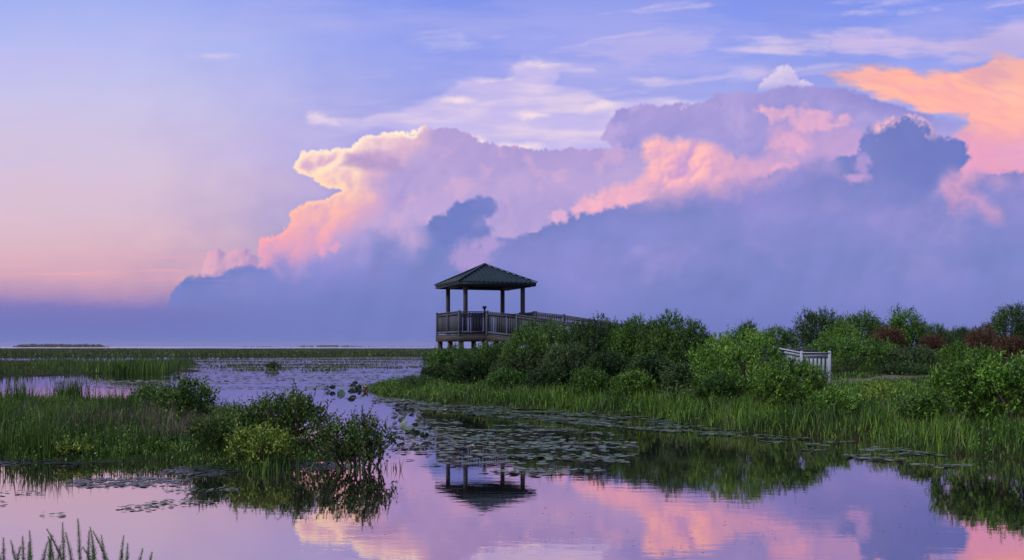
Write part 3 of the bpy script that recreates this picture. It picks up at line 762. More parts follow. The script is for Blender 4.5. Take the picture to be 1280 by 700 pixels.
def railing(parent, a, b, mat, h=1.05, posts=(), name='railing', step=.135, za=None, pick=.088, mp='wood', capw=.14):
    """picket railing from a to b (3-D points at floor level)"""
    a = np.asarray(a, float); b = np.asarray(b, float); d = b - a; L = np.linalg.norm(d[:2]); dh = d / L
    up = np.array([0, 0, 1.])
    g = Geo()
    g.beam(a + up * h, b + up * h, capw, .035); g.beam(a + up * (h - .10), b + up * (h - .10), .04, .09); g.beam(a + up * .10, b + up * .10, .04, .09)
    n = max(1, int(L / step)); sd = np.array([-dh[1], dh[0], 0])
    rr = np.random.default_rng(int(abs(a[0] * 97 + b[1] * 31)) + 5)
    for i in range(n):
        p = a + d * (i + .5) / n + sd * .032
        z0, z1 = .04 + rr.uniform(-.008, .008), h - .03
        ax = np.array([[dh[0], dh[1], 0], sd, up]); ax[0] /= np.linalg.norm(ax[0])
        g.box(p + up * (z0 + z1) / 2, (pick / 2, .011, (z1 - z0) / 2), ax)
    o = g.build(name, M[mat], parent)
    for t in posts:
        p = a + d * t
        Geo().box(p + up * (h / 2 + .0), (.05, .05, h / 2 + .06), np.array([[dh[0], dh[1], 0] / np.linalg.norm(dh[:2]), sd / np.linalg.norm(sd), up])).build('rail_post', M[mp], o, bevel=.008)
    return o
RS = S - .06
XN = -.57
railing(gz, (-RS, RS, DZ), (-RS, -RS, DZ), 'wood', posts=(0, .5, 1))
railing(gz, (-RS, -RS, DZ), (XN, -RS, DZ), 'wood', posts=(1,))
railing(gz, (RS, -RS + .1, DZ), (RS, RS, DZ), 'wood', posts=(0, .5, 1))
railing(gz, (RS - .1, RS, DZ), (-RS + .1, RS, DZ), 'wood', posts=(.5,))

# coin viewer on the deck
vs = empty('viewing_scope', (*gw(-.50, -1.45), DZ), 'small dark viewing scope on a pole standing at the gazebo deck railing', 'viewing scope', rz=.2)
g = Geo(); g.tube([(0, 0, 0), (0, 0, .03)], [.14, .13], 12); g.tube([(0, 0, .03), (0, 0, .5), (0, 0, 1.16)], [.05, .04, .035], 10); g.build('pole', M['metal_dark'], vs)
g = Geo(); g.tube([(0, 0, 1.14), (0, 0, 1.19), (0, 0, 1.25), (0, 0, 1.30), (0, 0, 1.33)], [.035, .05, .10, .11, .07], 12); g.build('body', M['metal_dark'], vs, smooth=True)
for s_ in (-1, 1):
    g = Geo(); g.tube([(s_ * .045, .06, 1.285), (s_ * .045, .16, 1.285)], [.026, .03], 8); g.build('eyepiece', M['metal_dark'], vs)

# ---------------------------------------------------------------- boardwalk ramp
bw = empty('boardwalk_ramp', (0, 0, 0), 'weathered boardwalk ramp with picket rails sloping from gazebo deck down behind bushes', 'boardwalk')
n0 = np.array([*gw(XN, -S - .04)]); f0 = np.array([*gw(RS, -S - .04)])
n1 = np.array([10.15, 36.05]); f1 = np.array([11.45, 37.25])
def ramp_pt(side, t):
    a, b = (n0, n1) if side == 0 else (f0, f1)
    p = a + (b - a) * t
    return np.array([p[0], p[1], np.interp(t, [0, .06, .88, 1], [DZ, DZ - .05, .86, .80])])
TS = np.linspace(0, 1, 9)
g = Geo(); g2 = Geo()
for i in range(8):
    q = [ramp_pt(0, TS[i]), ramp_pt(1, TS[i]), ramp_pt(1, TS[i + 1]), ramp_pt(0, TS[i + 1])]
    g.raw([*q, *[p - (0, 0, .04) for p in q]], [[0, 3, 2, 1], [4, 5, 6, 7], [0, 1, 5, 4], [1, 2, 6, 5], [2, 3, 7, 6], [3, 0, 4, 7]])
    for s_ in (0, 1): g2.beam(ramp_pt(s_, TS[i]) - (0, 0, .16), ramp_pt(s_, TS[i + 1]) - (0, 0, .16), .05, .22)
g.build('deck', M['wood'], bw); g2.build('joist', M['wood_dark'], bw)
for s_ in (0, 1):
    for i in range(8):
        a, b = ramp_pt(s_, TS[i]), ramp_pt(s_, TS[i + 1])
        railing(bw, a, b, 'wood', posts=(0,) if i else (.02,))
    for i in range(0, 9, 2):
        p = ramp_pt(s_, TS[i]); z = float(bank_h(np.array([[p[0]]]), np.array([[p[1]]]))[0, 0]) - .2
        if p[2] - z > .35: Geo().box((p[0], p[1] + .0, (z + p[2] - .28) / 2), (.08, .08, (p[2] - .28 - z) / 2)).build('piling', M['wood_dark'], bw)

wf = empty('picket_fence', (0, 0, 0), 'short white picket railing at the foot of the boardwalk beside the grassy path', 'picket fence')
zg = lambda x, y: float(bank_h(np.array([[x]]), np.array([[y]]))[0, 0])
A = at(968, 0, 36.9); B = at(1002, 0, 35.2); C_ = at(1037, 0, 34.9)
A[2] = .98; B[2] = .80; C_[2] = .80
railing(wf, A, B, 'white', h=.98, posts=(0,), mp='white', step=.125, pick=.084)
railing(wf, B, C_, 'white', h=.98, posts=(0, 1), mp='white', step=.125, pick=.084)

# ---------------------------------------------------------------- plants of the right bank
G1 = 'shrubs along the right bank'
SH = [  # px, width, top, Y, material, label, extra
    (566, 66, 431, 44, 'feather', 'low round green shrub beneath the left corner of the gazebo deck', {}),
    (622, 76, 426, 40.5, 'feather', 'rounded green shrub standing right in front of the gazebo stilts', {}),
    (683, 108, 400, 38.2, 'feather', 'broad dense green shrub hiding the upper end of the boardwalk ramp', {}),
    (745, 84, 396, 37, 'feather_dark', 'dark upright shrub where the ramp rail disappears from view', {}),
    (791, 66, 395, 36, 'feather', 'narrow feathery shrub left of the tallest shrub of the hedge', {}),
    (834, 76, 390, 34.6, 'feather', 'tallest feathery green shrub of the hedge on the bank', {}),
    (866, 58, 402, 33.4, 'feather_dark', 'dark sloping shrub at the right shoulder of the tallest hedge shrub', {}),
    (712, 64, 428, 35.2, 'grey_green', 'lower dull green shrub in front of the broad ramp shrub', {}),
    (760, 50, 438, 33.8, 'feather_dark', 'low dark shrub in the middle of the hedge foot', {}),
    (654, 70, 437, 37.2, 'grey_green', 'small greyish shrub low on the bank right of the gazebo stilts', {}),
    (588, 60, 446, 39.5, 'feather_dark', 'small dark shrub near the water left of the hedge', {}),
    (812, 58, 440, 32, 'feather_dark', 'dark bushy shrub at the foot of the tallest hedge shrub', {}),
    (850, 44, 452, 30, 'grey_green', 'small pale shrub just left of the big rounded bright shrub', {}),
    (921, 112, 411, 28.6, 'feather_bright', 'big rounded bright green shrub left of the white picket railing', {}),
    (986, 90, 445, 25.6, 'feather_bright', 'bushy green shrub in front of the white picket railing', {}),
    (1062, 110, 418, 43.0, 'feather', 'wide rounded green shrub behind the white picket railing', {}),
    (1014, 40, 436, 46.0, 'feather_dark', 'dark shrub filling the gap behind the picket railing', {}),
    (968, 62, 408, 47.0, 'feather', 'green shrub rising behind the big rounded bright shrub', {}),
    (1143, 74, 432, 41.0, 'grey_green', 'grey twiggy shrub with few leaves between the wide shrub and the right edge shrubs', {'gaps': .35}),
    (1108, 44, 409, 48.0, 'rust', 'rust brown shrub between the wide shrub and the slender tree', {'gaps': .2}),
    (1166, 34, 416, 48.0, 'rust', 'small rust brown shrub right of the slender tree', {'gaps': .2}),
    (1228, 42, 405, 50.0, 'rust', 'taller rust brown shrub under the dark skyline trees', {'gaps': .25}),
    (1262, 50, 418, 46.0, 'rust', 'brown withered shrub below the large dark tree at right', {'gaps': .2}),
    (1195, 42, 427, 38.0, 'feather_bright', 'small round light green shrub behind the big right shrubs', {}),
    (1228, 40, 432, 36.0, 'feather_bright', 'second light green shrub next to the round one behind the right shrubs', {}),
    (1208, 84, 444, 21.2, 'feather_bright', 'big shrub on the right bank left of the shrub at the frame edge', {}),
    (1268, 96, 441, 20.2, 'feather_bright', 'big bright green shrub cut by the right edge of the photo', {}),
    (1345, 90, 432, 20.5, 'feather', 'green shrub just past the big bright shrub at the right edge', {}),
    (1186, 40, 470, 28, 'feather_dark', 'low dark shrub at the end of the dirt path', {}),
    (545, 40, 455, 43.0, 'feather_dark', 'dark low shrub at the left tip of the bank below the bare twigs', {}),
    (522, 44, 468, 41.6, 'grey_green', 'lowest grey green shrub at the water where the bank ends at left', {}),
    (632, 54, 458, 36.4, 'feather', 'low green shrub near the water in front of the gazebo side hedge', {}),
    (686, 60, 456, 34.6, 'feather_dark', 'low dark mound of leaves before the broad ramp shrub', {}),
    (738, 54, 458, 32.6, 'feather', 'low green mound of leaves left of the low dark hedge foot', {}),
    (790, 56, 462, 31.0, 'feather_bright', 'low light green mound of leaves below the tallest hedge shrub', {}),
    (892, 50, 462, 27.4, 'feather', 'low green shrub at the left foot of the big rounded bright shrub', {}),
    (1040, 60, 484, 24.2, 'feather_bright', 'low light green mound in the grass right of the railing shrub', {}),
    (1150, 54, 492, 21.6, 'feather', 'low green mound near the water left of the big right shrubs', {}),
    (1130, 70, 452, 39.0, 'feather_dark', 'dark low thicket behind the dirt path', {}),
]
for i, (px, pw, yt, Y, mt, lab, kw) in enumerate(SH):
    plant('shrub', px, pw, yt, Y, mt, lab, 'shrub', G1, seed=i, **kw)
G2 = 'trees on the skyline behind the right bank'
TR = [
    (1022, 66, 386, 56, 'feather_dark', 'dark bushy tree rising above the white picket railing', 0),
    (1074, 72, 390, 58, 'feather', 'mid green tree right of the dark bushy tree on the skyline', .1),
    (1050, 50, 399, 52, 'feather_bright', 'lighter green tree in front of the two skyline trees', 0),
    (1132, 50, 384, 54, 'feather', 'slender lacy tree with an open crown on the skyline', .42),
    (934, 34, 401, 75, 'feather_dark', 'small dark distant tree above the big rounded shrub', .2),
    (1168, 44, 404, 80, 'feather_dark', 'far dark tree right of the slender lacy tree', .3),
    (1198, 40, 408, 82, 'feather_dark', 'low far tree in the middle of the right skyline', .2),
    (1224, 38, 411, 84, 'feather_dark', 'low far tree left of the large dark tree', .2),
    (1274, 76, 380, 62, 'feather_dark', 'large dark tree at the right edge of the skyline', 0),
    (1335, 80, 372, 66, 'feather_dark', 'tall dark tree beyond the right edge tree', .1),
]
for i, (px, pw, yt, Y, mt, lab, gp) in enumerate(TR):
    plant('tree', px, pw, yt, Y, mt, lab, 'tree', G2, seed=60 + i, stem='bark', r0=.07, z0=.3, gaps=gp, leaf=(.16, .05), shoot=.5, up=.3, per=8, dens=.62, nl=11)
# weeds
plant('weed', 1098, 46, 474, 25.0, 'yellow', 'patch of tall yellowish weeds on the bank in front of the dirt path', 'weed', seed=90, leaf=(.10, .03), shoot=.3, up=.8, shoots=90)
plant('weed', 846, 34, 478, 29.0, 'grey_green', 'pale leafy weed on the bank below the small pale shrub', 'weed', seed=91, leaf=(.10, .05), shoot=.25, shoots=90)
plant('weed', 716, 40, 488, 32.6, 'yellow', 'low pale leafed weed at the waterline in the middle of the bank', 'weed', seed=92, leaf=(.12, .06), shoot=.16, shoots=36)
plant('weed', 950, 26, 470, 26.0, 'yellow', 'yellow green weed at the left foot of the shrub before the railing', 'weed', seed=93, leaf=(.10, .035), shoot=.3, up=.7, shoots=60)

# bare twigs left of the gazebo
bb = empty('bare_bush', (*at(541, 0, 47)[:2], .3), 'leafless grey twigs of a dead bush left of the gazebo', 'bush')
rng = np.random.default_rng(5)
def twigs(g, p, d, L, r, dep):
    pts = [p]; dd = d
    for _ in range(4):
        dd = nrm(dd + rng.normal(size=3) * .16); pts.append(pts[-1] + dd * L / 4)
    g.tube(pts, np.linspace(r, r * .55, 5), 4, cap=False)
    if dep:
        for _ in range(3):
            k = rng.integers(2, 5); twigs(g, pts[k], nrm(dd + rng.normal(size=3) * .5 + np.array([0, 0, .15])), L * .62, r * .55, dep - 1)
g = Geo()
for _ in range(4): twigs(g, np.array([rng.normal() * .08, rng.normal() * .08, -.1]), nrm(np.array([rng.normal() * .35 - .1, rng.normal() * .3, 1.])), 1.15, .018, 2)
g.build('branch', M['twig'], bb)

# ---------------------------------------------------------------- grasses of the right bank (uncountable)
rng = np.random.default_rng(11)
n = 280000
x = rng.uniform(-8, 24, n); y = 8 + 48 * rng.random(n) ** 1.15
d = sdf2(x, y, BANK) + .45 * gnoise(x * .35, y * .35, 301) + .18 * gnoise(x * 1.3, y * 1.3, 302)
vis = (np.abs(x) < y * .62 + 1.5)
keep = (d > -.12) & vis & (rng.random(n) < np.interp(d, [0, 2.5, 6, 14], [1, .8, .5, .22]))
x, y, d = x[keep], y[keep], d[keep]
pth = np.min(np.hypot(x[:, None] - cx[None], y[:, None] - cy[None]), axis=1)
z = bank_h(x[None], y[None])[0]
pn = gnoise(x * .7, y * .7, 77) + .6 * gnoise(x * 2.3, y * 2.3, 78)
h = np.interp(d, [-.1, .3, 1.6, 3.2, 6], [.22, .40, .36, .26, .20]) * rng.uniform(.55, 1.25, len(x)) * np.clip(1 + .7 * pn, .35, 1.9)
h = np.where((y > 31) & (x > 7.5), h * .55, h) * np.interp(x, [-6.5, -3.0, 1.5], [.45, .6, 1.0]); h = np.where(pth < .8, h * .15, h)
ok = (pth > .55) | (rng.random(len(x)) < .25)
x, y, z, h = x[ok], y[ok], z[ok], h[ok]
grass('bank_grass', 'grass', rng, x, y, z, np.maximum(h, .06), .006 + .00042 * y, 'lush green grass growing all along the right bank', lean=.45)

# dead stalks standing in the living grass
n = 7000
x = rng.uniform(-6, 20, n); y = 14 + 30 * rng.random(n)
d = sdf2(x, y, BANK) + .45 * gnoise(x * .35, y * .35, 301)
k = (d > -.05) & (d < 3.2) & (np.abs(x) < y * .6 + 1) & (gnoise(x * .9, y * .9, 81) > .12)
x, y = x[k], y[k]; z = bank_h(x[None], y[None])[0]
grass('dead_stalks', 'dry', rng, x, y, z, rng.uniform(.22, .62, len(x)), .006 + .0003 * y, 'pale dead stalks scattered through the bank grass', lean=.5)
# low broad-leaved ground cover in the grass
n = 9000
x = rng.uniform(-8, 24, n); y = 8 + 50 * rng.random(n) ** 1.1
d = sdf2(x, y, BANK) + .45 * gnoise(x * .35, y * .35, 301)
k = (d > .0) & (d < 9) & (np.abs(x) < y * .6 + 1) & (gnoise(x * .6, y * .6, 79) > -.25)
x, y = x[k], y[k]; pth = np.min(np.hypot(x[:, None] - cx[None], y[:, None] - cy[None]), axis=1); x, y = x[pth > .9], y[pth > .9]
z = bank_h(x[None], y[None])[0]; m = 26; sz = rng.uniform(.10, .36, (len(x), 1, 1))
q = nrm(rng.normal(size=(len(x), m, 3))) * np.array([1, 1, .9]) * rng.uniform(.4, 1, (len(x), m, 1)) * sz; q[..., 2] = np.abs(q[..., 2]) * rng.uniform(.8, 1.8, (len(x), 1))
dq = nrm(q + np.array([0, 0, .15]) + rng.normal(size=q.shape) * .12)
q = q + np.stack([x, y, z], -1)[:, None]; ll = rng.uniform(.04, .09, q.shape[:2])
tag(Geo().quads(leaves(q.reshape(-1, 3), dq.reshape(-1, 3), ll.ravel(), ll.ravel() * .42, rng)).build('ground_cover', M['feather_bright']), 'low leafy ground cover mixed into the bank grass', 'ground cover', kind='stuff')

# ---------------------------------------------------------------- marsh island on the left
n = 150000
x = rng.uniform(-24, -1.8, n); y = rng.uniform(15.5, 34, n)
d = sdf2(x, y, ISLE) + .35 * gnoise(x * .5, y * .5, 311) + .15 * gnoise(x * 1.9, y * 1.9, 312)
pn = gnoise(x * .55, y * .55, 87) + .5 * gnoise(x * 1.7, y * 1.7, 88)
keep = (d > -.25) & (np.abs(x) < y * .56 + 1) & (rng.random(n) < np.clip(.6 + 1.1 * pn, .03, 1))
x, y, d, pn = x[keep], y[keep], d[keep], pn[keep]
z = np.maximum(isle_h(x[None], y[None])[0], -.08)
h = np.interp(d, [-.2, .4, 2, 5], [.11, .17, .25, .38]) * rng.uniform(.5, 1.2, len(x)) * (1 + .5 * pn)
h *= np.interp(x + .45 * (y - 17), [-5.6, -4.4], [1, .3])
grass('island_grass', 'marsh', rng, x, y, z, np.maximum(h, .08), .006 + .00045 * y, 'dark green sedge covering the low marsh island at left', lean=.3)
cs = [(140, 21.5, .8, 380), (232, 19.6, .5, 260), (60, 24, .9, 90), (180, 26, 1.0, 90)]
X = []; Y_ = []
for px, Yc, s_, k in cs:
    c = at(px, 0, Yc); X.append(c[0] + rng.normal(size=k) * s_); Y_.append(c[1] + rng.normal(size=k) * s_ * .8)
x = np.concatenate(X); y = np.concatenate(Y_); z = np.maximum(isle_h(x[None], y[None])[0], 0)
grass('dry_grass', 'dry', rng, x, y, z, rng.uniform(.35, .72, len(x)), .014 + 0 * x, 'pale grey dead grass among the sedge of the marsh island', lean=.5)
# low leafy growth among the sedge
n = 6500
x = rng.uniform(-22, -2.2, n); y = rng.uniform(16, 33, n)
d = sdf2(x, y, ISLE) + .35 * gnoise(x * .5, y * .5, 311) + .15 * gnoise(x * 1.9, y * 1.9, 312)
k = (d > -.1) & (np.abs(x) < y * .56 + 1) & (gnoise(x * .7, y * .7, 179) > -.15)
x, y = x[k], y[k]; z = np.maximum(isle_h(x[None], y[None])[0], 0); m = 26; sz = rng.uniform(.10, .30, (len(x), 1, 1))
q = nrm(rng.normal(size=(len(x), m, 3))) * rng.uniform(.4, 1, (len(x), m, 1)) * sz; q[..., 2] = np.abs(q[..., 2]) * rng.uniform(.8, 2.2, (len(x), 1))
dq = nrm(q + np.array([0, 0, .12]) + rng.normal(size=q.shape) * .12); q = q + np.stack([x, y, z], -1)[:, None]; ll = rng.uniform(.035, .075, q.shape[:2])
tag(Geo().quads(leaves(q.reshape(-1, 3), dq.reshape(-1, 3), ll.ravel(), ll.ravel() * .45, rng)).build('marsh_herbs', M['broad']), 'low leafy herbs among the sedge of the marsh island', 'herbs', kind='stuff')
# taller reed clumps
x = []; y = []; hh = []
for px, Yc, k, h0 in ((48, 18.0, 130, .75), (62, 17.75, 70, .6), (12, 18.4, 80, .6), (112, 17.8, 60, .5), (150, 24, 150, .9), (20, 28, 220, .95), (90, 30, 260, 1.0), (200, 29, 200, .9), (180, 18.2, 70, .5), (330, 15.9, 110, .34), (345, 16.1, 60, .4), (456, 16.2, 60, .3), (290, 16.6, 60, .4)):
    c = at(px, 0, Yc); x.append(c[0] + rng.normal(size=k) * .28); y.append(c[1] + rng.normal(size=k) * .2); hh.append(h0 * rng.uniform(.6, 1.1, k))
x = np.concatenate(x); y = np.concatenate(y); hh = np.concatenate(hh); z = np.maximum(isle_h(x[None], y[None])[0], -.1)
grass('reeds', 'marsh', rng, x, y, z, hh, .02 + 0 * x, 'tall dark reeds rising from the marsh island edge', lean=.22, cat='reeds')

def leafy_bush(name, px, Y, pw, ytop, mat, label, cat='bush', seed=0, leaf=(.062, .028), nst=9, dens=1.0, spread=.55, group=None, gp=.15, dp=.8):
    """bush of forking stems with leaves in rows along every twig"""
    rr = np.random.default_rng(500 + seed)
    X = (px - 640) / F * Y; z = max(float(isle_h(np.array([[X]]), np.array([[Y]]))[0, 0]), -.12)
    h = CAMZ - (ytop - HOR) / F * Y - z; w = pw / F * Y
    o = empty(name, (X, Y, z), label, cat, group)
    g = Geo(); lp = []; ld = []; ll = []
    def grow(p, d, L, r, dep):
        k = 5; pts = [p]; dd = d
        for _ in range(k):
            dd = nrm(dd + rr.normal(size=3) * .13 + np.array([0, 0, .06])); pts.append(pts[-1] + dd * L / k)
        pts = np.array(pts); g.tube(pts, np.linspace(r, r * .6, k + 1), 4, cap=False)
        if dep <= 1:
            m = max(4, int(L / (leaf[0] * .40) * dens))
            for t in np.linspace(.15 if dep else .0, 1, m):
                q = pts[0] + (pts[-1] - pts[0]) * t if False else np.array([np.interp(t * k, range(k + 1), pts[:, c]) for c in range(3)])
                for s_ in range(2):
                    lp.append(q + rr.normal(size=3) * .006); ld.append(nrm(dd * .55 + rr.normal(size=3) * .62 + np.array([0, 0, .1]))); ll.append(leaf[0] * rr.uniform(.6, 1.25) * (1.1 - .45 * t))
        if dep:
            for c in range(3 if dep > 1 else 4):
                j = rr.integers(2 if dep < 3 else 1, k + 1); e = nrm(dd * .8 + rr.normal(size=3) * .48 + np.array([0, 0, .12]))
                grow(pts[j], e, L * rr.uniform(.5, .75), r * .6, dep - 1)
    for i in range(nst):
        a = i * 2.4 + rr.uniform(-.3, .3); f = math.sqrt((i + .4) / nst)
        d = nrm(np.array([math.cos(a) * f * w * spread, math.sin(a) * f * w * spread * dp, h * .72]))
        grow(np.array([math.cos(a) * f * w * .12, math.sin(a) * f * w * .12, -.08]), d, (h * .48) * rr.uniform(.8, 1.05), .011 * (h + .2), 2)
    lp = np.array(lp); ld = np.array(ld); ll = np.array(ll)
    # trim to the plant's own envelope
    sx = max(np.percentile(np.abs(lp[:, 0]), 97) / (w / 2), .6); sz = np.percentile(lp[:, 2], 99.5) / h
    S_ = np.array([1 / sx, 1 / sx, 1 / sz]); lp = lp * S_
    g.v = [v * S_ for v in g.v]
    kk = lp[:, 2] > .02
    ns = int(dens * 210 * (w * h * 1.6 + w * w * .5) * (.065 / leaf[0]) ** 1.3) + 40
    lv2, _ = fuzzy_crown(rr, w * .94, w * .94 * dp, h * .97, ns, leaf=(leaf[0] * 1.05, leaf[1] * 1.15), shoot=.24, per=7, up=.62, gaps=gp, nl=11, z0=.2)
    Geo().quads(np.concatenate([leaves(lp[kk], ld[kk], ll[kk], ll[kk] * leaf[1] / leaf[0], rr, .5), lv2])).build('foliage', M[mat], o)
    g.build('stem', M['bark'], o)
    return o
G3 = 'leafy bushes on the marsh island'
leafy_bush('bush', 352, 18.6, 118, 486, 'broad', 'largest dark leafy bush behind the yellow green bush on the island', seed=1, nst=17, leaf=(.075, .034), group=G3)
leafy_bush('bush', 305, 18.2, 84, 508, 'broad', 'dark leafy bush left of the largest island bush', seed=2, nst=11, group=G3)
leafy_bush('bush', 327, 16.5, 84, 525, 'yellow', 'yellow green bush at the very front of the marsh island', seed=3, nst=10, group=G3, dens=.85)
leafy_bush('bush', 447, 16.5, 92, 512, 'broad', 'open branching bush at the right tip of the marsh island', seed=4, nst=11, dens=.7, group=G3, gp=.3)
leafy_bush('bush', 268, 17.5, 62, 516, 'broad', 'dark green bush left of the yellow green front bush', seed=6, nst=9, group=G3)
leafy_bush('bush', 238, 23.5, 62, 467, 'broad', 'tall leafy bush sticking up behind the marsh island grass', seed=7, nst=8, leaf=(.10, .05), dens=.55, group=G3)
leafy_bush('bush', 96, 17.7, 52, 544, 'yellow', 'small yellowish bush at the left front edge of the island', seed=8, nst=7, dens=.8, group=G3)
leafy_bush('bush', 190, 27.5, 60, 478, 'broad', 'low leafy bush behind the grass left of the tall leafy bush', seed=9, nst=7, leaf=(.10, .05), dens=.5, group=G3)
leafy_bush('bush', 210, 18.3, 60, 545, 'broad', 'low creeping bush at the island shore left of the dark green bush', seed=10, nst=8, group=G3)
leafy_bush('bush', 150, 18.0, 76, 552, 'broad', 'low spreading bush in the middle of the island front', seed=11, nst=9, group=G3)

# feathery weed stalks standing in the water in the near left corner
def weed_stalk(rr, h):
    g = Geo(); bend = rr.normal() * .09; t = np.linspace(0, 1, 9)[:, None]
    a = rr.uniform(0, 6.28); pts = np.concatenate([t * 0 + math.cos(a) * bend * t ** 2, math.sin(a) * bend * t ** 2, -.25 + t * (h + .25)], 1)
    stem_v = pts
    g.tube(pts, np.linspace(.006, .003, 9), 5)
    lp = []; ld = []; ll = []
    m = int(h / .0125)
    for j in range(m):
        f = (j + .5) / m
        if f < .12: continue
        q = np.array([np.interp(f * (h) / (h + .25) + .25 / (h + .25), t[:, 0], pts[:, c]) for c in range(3)])
        L = .026 * (.55 + .75 * math.sin(math.pi * min(1, .25 + f * .72)))
        for c in range(8):
            b = c * .785 + j * .5 + rr.uniform(-.2, .2)
            lp.append(q); ld.append(nrm(np.array([math.cos(b), math.sin(b), rr.uniform(.5, 1.1)]))); ll.append(L * rr.uniform(.7, 1.2))
    return g, leaves(np.array(lp), np.array(ld), np.array(ll), np.array(ll) * .15, rr, .3)
rr = np.random.default_rng(21)
WS = [(10, 684), (30, 668), (40, 662), (58, 667), (64, 672), (80, 654), (88, 658), (101, 647), (110, 664), (122, 660), (134, 671), (147, 673), (158, 680), (168, 685), (180, 688), (24, 678), (48, 674), (72, 668), (-12, 670), (18, 690), (36, 676), (94, 666), (116, 676), (128, 684), (141, 662), (152, 688), (5, 672), (68, 682)]
for i, (px, yt) in enumerate(WS):
    Y = 8.6 + rr.uniform(-.25, .35); p = at(px, yt, Y)
    g, lv = weed_stalk(rr, max(.22, p[2]))
    lab = {7: 'tallest feathery weed stalk standing in the water in the near left corner', 26: 'leftmost feathery weed stalk at the left frame edge', 14: 'rightmost small feathery weed stalk in the near left corner'}.get(i, 'feathery green weed stalk in the cluster at the near left corner')
    o = empty('weed_stalk', (p[0], p[1], 0), lab, 'weed', 'feathery weed stalks in the near left corner')
    g.build('stem', M['weed'], o); Geo().quads(lv).build('leaves', M['weed'], o)

# ---------------------------------------------------------------- lily pads
def pad_mesh(rr, name, stalk=False, curl=.03):
    k = 14; a = np.linspace(.16, 2 * np.pi - .16, k); r = 1 + .06 * np.sin(a * 3 + rr.uniform(0, 6)) + rr.normal(size=k) * .02
    rim = np.stack([np.cos(a) * r, np.sin(a) * r, .02 + curl * np.sin(a * 2 + rr.uniform(0, 6))], -1); mid = rim * [.5, .5, .2]
    v = np.concatenate([[[.05, 0, 0]], mid, rim]); t = [[0, 1 + i, 2 + i] for i in range(k - 1)]; q = [[1 + i, 1 + k + i, 2 + k + i, 2 + i] for i in range(k - 1)]
    g = Geo().raw(v, q, t)
    if stalk: g.tube([(0, 0, .01), (.12, .05, -1.2), (.1, .2, -4.5)], [.05, .045, .04], 5)
    o = g.build(name, M['pad'], smooth=True); return o.data, o
rr = np.random.default_rng(31)
vars_ = [pad_mesh(rr, 'lily_pad', i >= 6, (.03, .03, .07, .05, .10, .03)[i % 6] if i < 6 else .16) for i in range(10)]
protos = [v[1] for v in vars_]; used = [False] * 10
def put_pad(x, y, z, r, tilt, lab, grp, up=False):
    k = int(rr.integers(6, 10)) if up else int(rr.integers(6))
    if not used[k]: o = protos[k]; used[k] = True
    else: o = protos[k].copy(); COL.objects.link(o)
    a = rr.uniform(0, 6.28)
    o.location = (x, y, z); o.scale = (r, r * rr.uniform(.85, 1), r); o.rotation_euler = (math.sin(a) * tilt, math.cos(a) * tilt, rr.uniform(0, 6.28))
    return tag(o, lab, 'lily pad', grp)
def inpoly_px(px, py, P):
    return psdf(np.asarray(px, float), np.asarray(py, float), P) > 0
def darts(P, n, r0, r1, rr, sep=.8, tries=12000):
    xs = [p[0] for p in P]; ys = [p[1] for p in P]; acc = np.zeros((0, 3))
    cand = rr.uniform([min(xs), min(ys)], [max(xs), max(ys)], (tries, 2)); cand = cand[psdf(cand[:, 0], cand[:, 1], P) > 0]
    for c in cand:
        r = rr.uniform(r0, r1)
        if len(acc) and np.min(np.hypot(acc[:, 0] - c[0], acc[:, 1] - c[1]) - (acc[:, 2] + r) * sep) < 0: continue
        acc = np.vstack([acc, [*c, r]])
        if len(acc) >= n: break
    return acc
def px2w(L): return [tuple(onwater(*p)) for p in L]
RAFT = px2w([(508, 546), (560, 534), (640, 537), (735, 553), (762, 561), (750, 572), (690, 573), (676, 586), (620, 585), (545, 577), (512, 564)])
for x, y, r in darts(RAFT, 200, .06, .13, rr):
    put_pad(x, y, .012 + rr.uniform(0, .015), r, abs(rr.normal()) * .05, 'round green lily pad lying flat in the dense raft near the gazebo reflection', 'lily pads of the dense raft')
EM = px2w([(486, 520), (505, 500), (520, 506), (535, 540), (548, 555), (500, 566), (488, 548)])
for x, y, r in darts(EM, 42, .07, .13, rr, 1.0):
    put_pad(x, y, rr.uniform(.02, .16), r, rr.uniform(.2, 1.0), 'tilted lily leaf raised above the water right of the marsh island', 'raised lily leaves right of the island', True)
EM2 = px2w([(395, 491), (430, 481), (500, 480), (530, 486), (500, 493), (440, 495)])
for x, y, r in darts(EM2, 30, .10, .19, rr, .9):
    put_pad(x, y, rr.uniform(.03, .16), r, rr.uniform(.3, 1.1), 'dark tilted lily leaf in the row between island bush and right bank', 'raised lily leaves in the channel behind the island', True)
for k in range(10):
    if not used[k]: bpy.data.objects.remove(protos[k])
